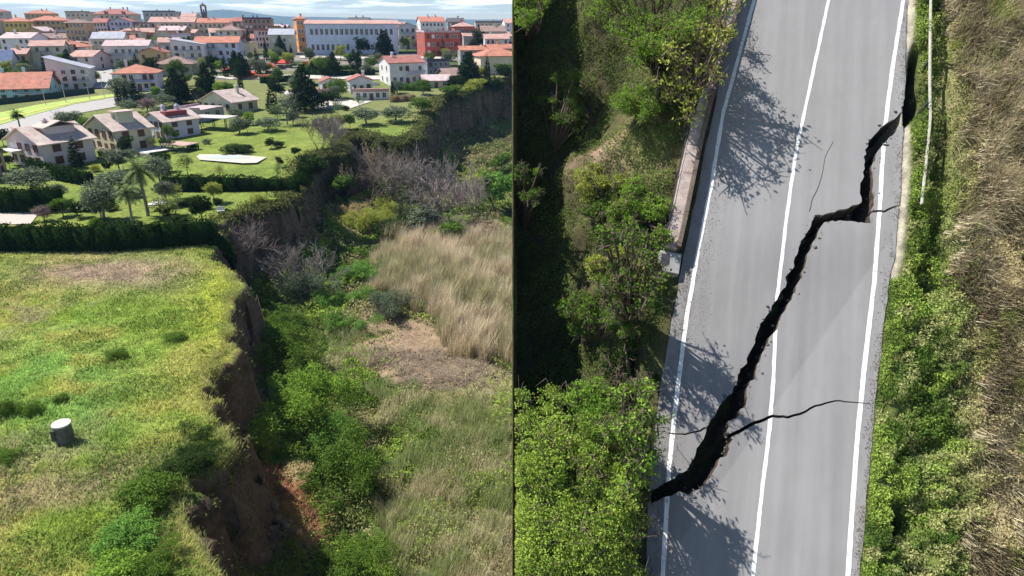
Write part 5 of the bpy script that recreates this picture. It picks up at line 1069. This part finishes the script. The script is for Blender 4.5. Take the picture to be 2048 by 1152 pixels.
def asphalt():
    m, t, b = new_mat('asphalt'); b.inputs['Roughness'].default_value = .9; b.inputs['Specular IOR Level'].default_value = .2
    a = t.nodes.new('ShaderNodeAttribute'); a.attribute_name = 'st'
    def noise(scale, sx, sy, det=5):
        mp = t.nodes.new('ShaderNodeMapping'); mp.inputs['Scale'].default_value = (sx, sy, 1); n = t.nodes.new('ShaderNodeTexNoise'); n.inputs['Scale'].default_value = scale; n.inputs['Detail'].default_value = det
        t.links.new(a.outputs['Vector'], mp.inputs[0]); t.links.new(mp.outputs[0], n.inputs['Vector']); return n.outputs['Fac']
    def madd(x, k, base):
        q = t.nodes.new('ShaderNodeMath'); q.operation = 'MULTIPLY_ADD'; t.links.new(x, q.inputs[0]); q.inputs[1].default_value = k
        if isinstance(base, float): q.inputs[2].default_value = base
        else: t.links.new(base, q.inputs[2])
        return q.outputs[0]
    s = madd(noise(1.0, 1.6, .05, 4), .46, .35); s = madd(noise(.25, 1, 1, 5), .28, s); s = madd(noise(26, 1, 1, 8), .34, s); s = madd(noise(3.0, 1, .4, 6), .14, s)
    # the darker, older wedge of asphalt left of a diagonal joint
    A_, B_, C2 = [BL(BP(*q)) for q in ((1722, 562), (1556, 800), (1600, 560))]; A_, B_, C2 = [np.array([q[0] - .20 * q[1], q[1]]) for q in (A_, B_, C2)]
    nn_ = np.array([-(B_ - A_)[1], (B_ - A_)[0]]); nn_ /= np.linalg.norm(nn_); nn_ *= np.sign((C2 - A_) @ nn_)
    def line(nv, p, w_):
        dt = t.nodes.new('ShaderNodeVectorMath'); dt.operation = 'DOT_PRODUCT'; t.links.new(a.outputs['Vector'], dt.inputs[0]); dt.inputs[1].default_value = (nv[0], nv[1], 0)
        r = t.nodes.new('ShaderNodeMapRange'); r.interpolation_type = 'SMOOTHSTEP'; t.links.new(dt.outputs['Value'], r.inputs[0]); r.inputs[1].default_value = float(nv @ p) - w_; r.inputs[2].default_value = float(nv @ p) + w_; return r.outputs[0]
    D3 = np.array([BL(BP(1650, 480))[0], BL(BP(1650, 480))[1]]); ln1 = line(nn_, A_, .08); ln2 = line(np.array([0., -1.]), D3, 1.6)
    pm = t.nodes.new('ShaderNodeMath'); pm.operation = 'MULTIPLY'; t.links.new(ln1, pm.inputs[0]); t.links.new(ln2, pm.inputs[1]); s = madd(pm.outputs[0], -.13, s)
    cb = t.nodes.new('ShaderNodeVectorMath'); cb.operation = 'SCALE'; cb.inputs[0].default_value = (.246, .240, .243); t.links.new(s, cb.inputs['Scale']); t.links.new(cb.outputs[0], b.inputs['Base Color'])
    bp = t.nodes.new('ShaderNodeBump'); bp.inputs['Strength'].default_value = .25; bp.inputs['Distance'].default_value = .02; t.links.new(noise(30, 1, 1, 4), bp.inputs['Height']); t.links.new(bp.outputs[0], b.inputs['Normal']); return m
ys = np.arange(-125, 1325, 22); jr = random.Random(4)
outer = [(float(roadL(y)) + jr.uniform(-1.5, 1.5), float(y)) for y in ys] + [(float(roadR(y)) + jr.uniform(-1.5, 1.5), float(y)) for y in ys[::-1]]
SOIL = mat('crack_soil', (.06, .045, .035), .95, .5, 4, .8)
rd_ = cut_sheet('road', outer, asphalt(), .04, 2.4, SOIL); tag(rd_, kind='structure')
PAINT = mat('road_paint', (.70, .70, .69), .7, .1, 5)
for nd_ in PAINT.node_tree.nodes:
    if nd_.type == 'VALTORGB': nd_.color_ramp.elements[0].position = .34; nd_.color_ramp.elements[1].position = .42; nd_.color_ramp.elements[0].color = (.36, .36, .365, 1); nd_.color_ramp.elements[1].color = (.70, .70, .69, 1)
def lnx(pts): return lambda y: np.interp(y, [p[1] for p in pts], [p[0] for p in pts])
for nm, pts, wd_ in [('left', [(1528, -130), (1508, 0), (1445, 230), (1424, 360), (1396, 500), (1372, 640), (1352, 800), (1338, 930), (1325, 1152), (1312, 1330)], 9.5),
                     ('centre', [(1685, -130), (1657, 0), (1622, 160), (1592, 300), (1573, 430), (1552, 610), (1546, 760), (1538, 860), (1520, 1010), (1505, 1152), (1488, 1330)], 8.5),
                     ('right', [(1822, -130), (1806, 0), (1785, 130), (1768, 260), (1758, 420), (1748, 560), (1728, 730), (1715, 860), (1703, 1020), (1695, 1152), (1680, 1330)], 10.5)]:
    f = lnx(pts); yy = np.arange(-125, 1325, 12); wv = lambda y: wd_ * (.84 + .32 * y / 1152) / 2.35
    o = [(float(f(y) - wv(y) + jr.uniform(-.6, .6)), float(y)) for y in yy] + [(float(f(y) + wv(y) + jr.uniform(-.6, .6)), float(y)) for y in yy[::-1]]
    tag(cut_sheet('road_marking', o, PAINT, .05), kind='structure')

# parapet wall beside the road, its end pier, the rails
def bank_box(mb, c0, c1, hw, h0, h1):
    """beam along the slope between two bank points given as (px, py), half width hw"""
    A = BP(*c0); B = BP(*c1); d = B - A; d /= np.linalg.norm(d); s = np.cross(d, BD); s /= np.linalg.norm(s); b = len(mb.v)
    for P_ in (A, B):
        for (u, v_) in ((-hw, h0), (hw, h0), (hw, h1), (-hw, h1)): mb.v.append(tuple(P_ + s * u + BD * v_))
    mb.f += [(b, b + 1, b + 5, b + 4), (b + 1, b + 2, b + 6, b + 5), (b + 2, b + 3, b + 7, b + 6), (b + 3, b, b + 4, b + 7), (b + 3, b + 2, b + 1, b), (b + 4, b + 5, b + 6, b + 7)]
def wx(y): return float(np.interp(y, [-120, 0, 120, 300, 430, 512], [1490, 1462, 1428, 1380, 1354, 1336]))
o0 = BP(1336, 512); e = empty('parapet_wall', o0, 0, 'long pinkish concrete parapet wall between the road and the dark gully', 'wall')
def settle(o): o.location = Vector((-o0[0], -o0[1], -o0[2]))
PINKC = mat('pink_concrete', (.40, .33, .30), .9, .3, 2.5, .5); ROT = mat('dark_old_stone', (.13, .10, .08), .95, .4, 2.5, .6)
mb = MB(); ysw = [-110, -40, 40, 120, 200, 280, 360, 440, 508]
for a, b in zip(ysw[:-1], ysw[1:]): bank_box(mb, (wx(a), a), (wx(b) , b - 1), .27, -3.2, .62)
settle(mb.build('wall', PINKC, e)); mb = MB()
for a, b in zip(ysw[:-1], ysw[1:]): bank_box(mb, (wx(a) + 14, a), (wx(b) + 14, b - 1), .09, -1.2, .80)
settle(mb.build('kerb_rail', ROT, e)); mb = MB(); bank_box(mb, (1338, 512), (1332, 552), .5, -3.2, .45); settle(mb.build('pier', CONC, e, .03))
mb = MB(); bank_box(mb, (1328, 517), (1325, 538), .20, .452, .50); settle(mb.build('hatch', METAL, e))
mb = MB()
for a, b in zip(ysw[:-1], ysw[1:]): bank_box(mb, (wx(a) - 17, a), (wx(b) - 17, b - 1), .035, .7, .77)
settle(mb.build('handrail', METAL, e))
for y in range(-90, 500, 74): mb = MB(); bank_box(mb, (wx(y) - 17, y - 1.2), (wx(y) - 17, y + 1.2), .03, -1.2, .699); settle(mb.build('post', METAL, e))
g0 = BP(1848, 200); e = empty('guard_rail', g0, 0, 'thin pale guard rail standing in the weeds right of the road', 'guard rail')
rp_ = [(1856, -90), (1850, 0), (1848, 90), (1847, 180), (1848, 250), (1840, 330), (1830, 420)]; mb = MB()
for a, b in zip(rp_[:-1], rp_[1:]): bank_box(mb, a, b, .03, .45, .58)
o = mb.build('rail', mat('galvanised', (.50, .48, .42), .6, .25, 5, .2, .2), e); o.location = Vector(-g0)
for i, (a, b) in enumerate(zip(rp_[:-1], rp_[1:])):
    mb = MB(); bank_box(mb, ((a[0] + b[0]) / 2, (a[1] + b[1]) / 2 - 2), ((a[0] + b[0]) / 2, (a[1] + b[1]) / 2 + 2), .05, -1.0, .448); o = mb.build('post', METAL, e); o.location = Vector(-g0)

# trees and bushes of the bank: lobes given at (px, py), height off the slope, radius in metres
MPP = 30 / FPX * 1.05
def bank_tree(name, label, cat, lobes, n, size, m, seed, root=None, branches=True, per=14, spread=.16, flat=.2, inner=.45, bark=BARK):
    rng_ = np.random.default_rng(seed); jr_ = random.Random(seed); lobes = [(max(a + jr_.uniform(-.85, .85) * r, 1032), b + jr_.uniform(-.85, .85) * r, h + jr_.uniform(-.9, .8), r * jr_.uniform(.28, .55)) for a, b, h, r in lobes for _ in range(7)]; n = int(n * 1.7); size = size * .68
    Ls = [(BP(a, b, h), (r * MPP, r * MPP * .95, r * MPP * .8)) for a, b, h, r in lobes]
    C, v = clump_points(Ls, n, rng_, per, spread, inner); k = C[:, 0] > .12; C = C[k]; v = v[k]
    V, F = leaf_quads(C, size * (.6 + .8 * rng_.random(len(C))), rng_, 0); rt = root or (np.mean([l[0] for l in lobes]), np.mean([l[1] for l in lobes])); h0 = float(bank_h(np.array(rt[0], float), np.array(rt[1], float)))
    r0 = BP(*rt) + BD * (h0 - .2); e = empty(name, r0, 0, label, cat)
    link('crown', mesh_np('crown', V - r0, F, v=np.repeat(np.clip(v * .75 + .5 * fbm(C[:, 0] / .9, C[:, 2] / .9, seed) - .1, 0, 1.1), 4)), m, e)
    if branches:
        S = []
        for c, r in Ls:
            a = np.array(r0); q = np.array(c); mid = (a + q) / 2 + rng_.normal(size=3) * .15 + BD * .2; S += [(a, mid, .09, .06), (mid, q, .06, .035)]
            for _ in range(9):
                p = q + rng_.normal(size=3) * r[0] * .75
                if p[0] > .12: S.append((q, p, .03, .01))
                p2 = p + rng_.normal(size=3) * r[0] * .35
                if p2[0] > .12 and p[0] > .12: S.append((p, p2, .014, .006))
        S = [(a - r0, b - r0, c, d) for a, b, c, d in S]; link('trunk', seg_mesh('trunk', S, 4), bark, e)
    return e
bank_tree('broadleaf_tree', 'big bright green tree filling the bottom left of the cracked road view', 'tree', [(1080, 845, 1.6, 60), (1065, 930, 2.2, 75), (1150, 905, 2.2, 75), (1205, 960, 2.0, 70), (1110, 1010, 2.8, 85), (1190, 1050, 2.4, 80), (1060, 1090, 2.4, 80), (1130, 1130, 2.6, 85), (1215, 1120, 1.6, 70), (1170, 1200, 2.2, 80), (1240, 1040, 1.2, 45), (1245, 1170, 1.0, 50), (1050, 1190, 2.0, 80)], 52000, .075, LM['lime'], 1, (1150, 1030))
bank_tree('broadleaf_tree', 'smaller vivid tree joining the big one on its upper right', 'tree', [(1205, 850, 1.6, 62), (1235, 900, 1.3, 55), (1180, 810, 1.0, 48), (1250, 945, .8, 36)], 15000, .07, LM['bright'], 2, (1225, 880))
bank_tree('sparse_tree', 'thin tree between the big bright tree and the road, twigs shadowing the asphalt', 'tree', [(1262, 800, 3.8, 36), (1285, 850, 4.0, 40), (1270, 900, 3.6, 40), (1240, 850, 4.2, 36), (1295, 910, 4.0, 34), (1262, 950, 3.4, 36)], 2000, .11, LM['bright'], 22, (1262, 930), per=5, spread=.35, inner=.1)
bank_tree('broadleaf_tree', 'yellow green tree hanging over the top of the parapet wall', 'tree', [(1225, 15, 3.0, 58), (1285, 45, 3.2, 62), (1330, 10, 3.3, 60), (1300, 100, 3.0, 40), (1385, 30, 3.0, 55), (1255, 70, 2.6, 36), (1420, 0, 2.8, 45), (1240, -50, 3.0, 60), (1340, -60, 3.0, 60)], 12000, .075, LM['bright'], 3, (1330, 60), spread=.26)
bank_tree('sparse_tree', 'thin airy tree leaning over the wall and throwing its twiggy shadow on the road', 'tree', [(1372, 110, 3.2, 50), (1400, 70, 3.2, 50), (1350, 175, 2.6, 44), (1386, 200, 2.2, 44), (1410, 150, 2.4, 44), (1420, 40, 3.4, 44)], 900, .15, LM['yellow'], 4, (1378, 215), per=4, spread=.4, inner=.1)
bank_tree('broadleaf_tree', 'leafy green corner of a tree at the top left over the gully', 'tree', [(1040, 15, 1.2, 46), (1075, 5, 1.0, 34), (1035, -40, 1.5, 60)], 6000, .075, LM['bright'], 5, (1060, -20))
bank_tree('bush', 'soft pale green round bush at the gully rim below the trees', 'bush', [(1275, 190, 1.1, 42), (1295, 210, .8, 32), (1258, 200, .7, 30)], 7000, .06, LM['bright'], 6, (1280, 215), spread=.3, inner=.1)
bank_tree('bush', 'small lit bush on the left side of the dark gully', 'bush', [(1048, 370, .5, 34), (1040, 345, .5, 24), (1066, 388, .2, 22)], 2600, .07, LM['mid'], 7, (1050, 375))
bank_tree('bush', 'yellow green bush nearest the brown earth patch', 'bush', [(1195, 365, .2, 38), (1225, 352, .2, 34), (1245, 385, 0, 36)], 6500, .07, LM['yellow'], 8, (1215, 375))
bank_tree('bush', 'large mottled bush against the middle of the parapet wall', 'bush', [(1290, 400, .6, 45), (1300, 450, .7, 50), (1262, 430, .3, 45), (1320, 490, .6, 36)], 12000, .065, LM['bright'], 9, (1295, 440))
bank_tree('bush', 'blue green leafy bush in the middle of the gully side', 'bush', [(1210, 420, -.2, 34), (1195, 445, -.4, 34), (1225, 460, -.2, 34)], 6000, .07, LM['mid'], 10, (1210, 440))
bank_tree('bush', 'fan leaved bush above the wall end', 'bush', [(1240, 500, 0, 44), (1270, 530, .1, 44), (1215, 535, -.3, 38), (1255, 565, -.3, 38)], 9000, .075, LM['yellow'], 11, (1250, 525))
bank_tree('bush', 'tall branching bush below the wall end with twig shadows on the road', 'bush', [(1235, 470, 4.2, 34), (1275, 500, 4.4, 36), (1262, 545, 3.8, 34), (1225, 560, 3.6, 34), (1290, 590, 3.2, 36), (1300, 540, 4.0, 34), (1240, 620, 2.8, 34)], 1100, .12, LM['mid'], 12, (1262, 640), per=4, spread=.4, inner=.1)
bank_tree('bush', 'dim green bush in the shade below the wall end', 'bush', [(1195, 615, -.6, 44), (1235, 640, -.5, 44), (1165, 640, -1.6, 40)], 7500, .08, LM['mid'], 13, (1200, 640))
bank_tree('bush', 'dark bush between the gully and the road edge, lower half', 'bush', [(1270, 700, -.2, 32), (1285, 760, -.2, 30), (1260, 800, -.1, 34), (1240, 745, -.7, 40)], 8000, .07, LM['hedge'], 14, (1265, 750))
bank_tree('bush', 'small green bush in deep shade left of the brown earth', 'bush', [(1120, 180, -2.2, 36), (1105, 215, -2.6, 26), (1130, 245, -2.6, 30)], 3000, .08, LM['mid'], 15, (1118, 215), per=8, spread=.3)
# ivy, gully undergrowth, verge scrub, dry cane (stuff)
rng = np.random.default_rng(303)
def bank_scatter(n, x0, x1, y0, y1): px = rng.uniform(x0, x1, n); py = rng.uniform(y0, y1, n); return px, py
def bank_leaves(name, px, py, hh, size, c, flat=.2):
    h = bank_h(px, py) + hh; P_ = BP(px, py) + h[:, None] * BD; k = P_[:, 0] > .12; P_ = P_[k]; V, F = leaf_quads(P_, size[k] if np.ndim(size) else size * (.6 + .8 * rng.random(k.sum())), rng, flat)
    return tag(link(name, mesh_np(name, V, F, c=np.repeat(c[k], 4, axis=0)), LEAFV), kind='stuff')
px, py = bank_scatter(170000, 1030, 1480, -160, 1250); dl = roadL(py) - px; nn = fbm(px / 26, py / 26, 161, 4); ok = (dl > 16) & (nn > .38) & ~((np.abs(px - wx(200)) < 0)) & ~((py < 545) & (np.abs(px - np.vectorize(wx)(py)) < 24)); px, py, nn = px[ok], py[ok], nn[ok]
c = lerp((.06, .10, .025), (.20, .27, .07), fbm(px / 50, py / 50, 162)) * (.5 + .9 * rng.random(len(px)))[:, None]; bank_leaves('gully_undergrowth', px, py, 1.2 * rng.random(len(px)) * sstep(16, 80, roadL(py) - px) * (nn - .3) * 2, .05, c)
# verge right of the road
px, py = bank_scatter(230000, 1715, 2090, -110, 1260); dr = px - roadR(py); nn = fbm(px / 22, py / 22, 171, 4); edge = 1 + 14 * (fbm(py / 18, py * 0, 172) - .35) + np.where(py < 560, 12, -4)
hole = np.exp(-((px - 1802) / 22) ** 2 - ((py - 1045) / 28) ** 2) > .5; dens = sstep(.26, .44, nn); hole |= (np.abs(px - 1828 - (190 - py) * .08 + 5 * (nn - .5)) < 11) & (py > 95) & (py < 208); hole |= ((px - 1828 - (212 - py) * .5) / 17) ** 2 + ((py - 214) / 30) ** 2 < 1; ok = (dr > edge) & ~hole & (rng.random(len(px)) < dens * np.where(px > 1930, .35, 1)) & ~((py < 260) & (dr > 60) & (dr < 100) & (rng.random(len(px)) < .7)); px, py, nn, dr = px[ok], py[ok], nn[ok], dr[ok]
t = fbm(px / 45, py / 45, 173); c = lerp((.08, .15, .03), (.30, .42, .08), sstep(.3, .68, t)); c = lerp(c, (.46, .46, .20), sstep(.5, .7, fbm(px / 30 + 7, py / 30, 174)) * .8); c = lerp(c, (.44, .38, .20), sstep(1880, 1960, px)); c = c * (.5 + .85 * rng.random(len(px)))[:, None]
bank_leaves('verge_scrub', px, py, (nn - .24) * 2.1 * rng.random(len(px)) ** .6 * sstep(0, 40, dr), .05, c)
# dry cane and long grass at the far right, lying down the slope
px, py = bank_scatter(90000, 1870, 2100, -110, 1270); nn = fbm(px / 26, py / 70, 181, 4); ok = (px + (fbm(px / 50, py / 50, 182) - .5) * 110 > 1915) & (nn > .40); px, py, nn = px[ok], py[ok], nn[ok]
P_ = BP(px, py) + (bank_h(px, py) + .9 * (nn - .4) * 2)[:, None] * BD; c = lerp((.30, .25, .16), (.66, .58, .40), sstep(.3, .7, fbm(px / 20, py / 80, 183))); c = lerp(c, (.32, .38, .10), sstep(.55, .7, fbm(px / 40, py / 50, 184))) * (.45 + .85 * rng.random(len(px)))[:, None]
gd = np.array([.1, 0, 0]) + BD * .75 - BW * .55; gd /= np.linalg.norm(gd); tag(link('dry_cane', blade_mesh('dry_cane', P_, .5 + .8 * rng.random(len(px)), .016, rng, c, .6, gdir=gd), LEAFV), kind='stuff')

# broken asphalt along the lips of the crack and crumbs beside it
rng = np.random.default_rng(5); E1 = np.array(rough(CRK_L, 0, 6, 1)); E2 = np.array(rough(CRK_R, 0, 6, 2)); V = []; F = []
for E_ in (E1, E2):
    for _ in range(170):
        q = E_[rng.integers(0, len(E_))] + rng.normal(size=2) * 6; s = .012 + .05 * rng.random() ** 3; inside = inpoly(q[0], q[1], HOLES[0]); hh = -.9 * rng.random() - .2 if inside else .045
        if not (roadL(q[1]) + 6 < q[0] < roadR(q[1]) - 4): continue
        c = BP(q[0], q[1]) + BD * hh; b = len(V); pts = rng.normal(size=(8, 3)) * .25 + np.array([(x, y, z) for x in (-1, 1) for y in (-1, 1) for z in (-.6, .6)]); V += list(c + pts * s); F += [tuple(b + i for i in f) for f in ((0, 1, 3, 2), (4, 6, 7, 5), (0, 4, 5, 1), (2, 3, 7, 6), (0, 2, 6, 4), (1, 5, 7, 3))]
tag(link('rubble', mesh_np('rubble', np.array(V), np.array(F)), mat('broken_asphalt', (.11, .105, .10), .95, .4, 9)), kind='stuff')

# leaf litter and grit blown along both edges of the road
rng = np.random.default_rng(9); n = 16000; py = rng.uniform(-110, 1260, n); left = rng.random(n) < .72; off = np.abs(rng.normal(size=n)) * np.where(left, 26, 9); px = np.where(left, roadL(py) + off, roadR(py) - off)
ok = (fbm(px / 9, py / 25, 191) > .42) & ~inpoly(px, py, HOLES[0]); px, py = px[ok], py[ok]; P_ = BP(px, py) + BD * .052; c = lerp((.10, .08, .05), (.34, .27, .16), rng.random(len(px)))
V, F = leaf_quads(P_, .012 + .02 * rng.random(len(px)), rng, 1.5); tag(link('leaf_litter', mesh_np('leaf_litter', V, F, c=np.repeat(c, 4, axis=0)), LEAFV), kind='stuff')

# creepers on the earth flank of the bank
rng = np.random.default_rng(12); n = 90000; sel = RP[(RP[:, 0] < .5)]; q = sel[rng.integers(0, len(sel), n)]; f = rng.random(n); P_ = q * 1.0; P_[:, 2] = q[:, 2] * (1 - f) + (-15.5) * f; P_[:, 1] += rng.uniform(-.15, .15, n)
bump = .5 * vnoise(P_[:, 1] / 1.2, P_[:, 2] / 1.2, 7); P_[:, 0] = .03 + .10 * rng.random(n); ok = (fbm(P_[:, 1] / 2.2, P_[:, 2] / 2.2, 201) > .50) & (f > .03); P_ = P_[ok]; c = lerp((.05, .08, .025), (.17, .22, .06), fbm(P_[:, 1], P_[:, 2], 202)) * (.5 + .9 * rng.random(len(P_)))[:, None]
V, F = leaf_quads(P_, .07, rng, 0); V[:, 0] = np.maximum(V[:, 0], .004); tag(link('creepers', mesh_np('creepers', V, F, c=np.repeat(c, 4, axis=0)), LEAFV), kind='stuff')
# ------------------------------------------------------------------ haze
mb = MB(); mb.box(-9800, 9800, -3500, 8200, -92, 240)
hz = bpy.data.materials.new('air'); hz.use_nodes = True; t = hz.node_tree
for n in list(t.nodes): t.nodes.remove(n)
out = t.nodes.new('ShaderNodeOutputMaterial'); pv = t.nodes.new('ShaderNodeVolumePrincipled'); pv.inputs['Density'].default_value = 9e-5
pv.inputs['Color'].default_value = (.30, .58, .98, 1); t.links.new(pv.outputs[0], out.inputs['Volume'])
hb = mb.build('haze', hz); tag(hb, kind='stuff')
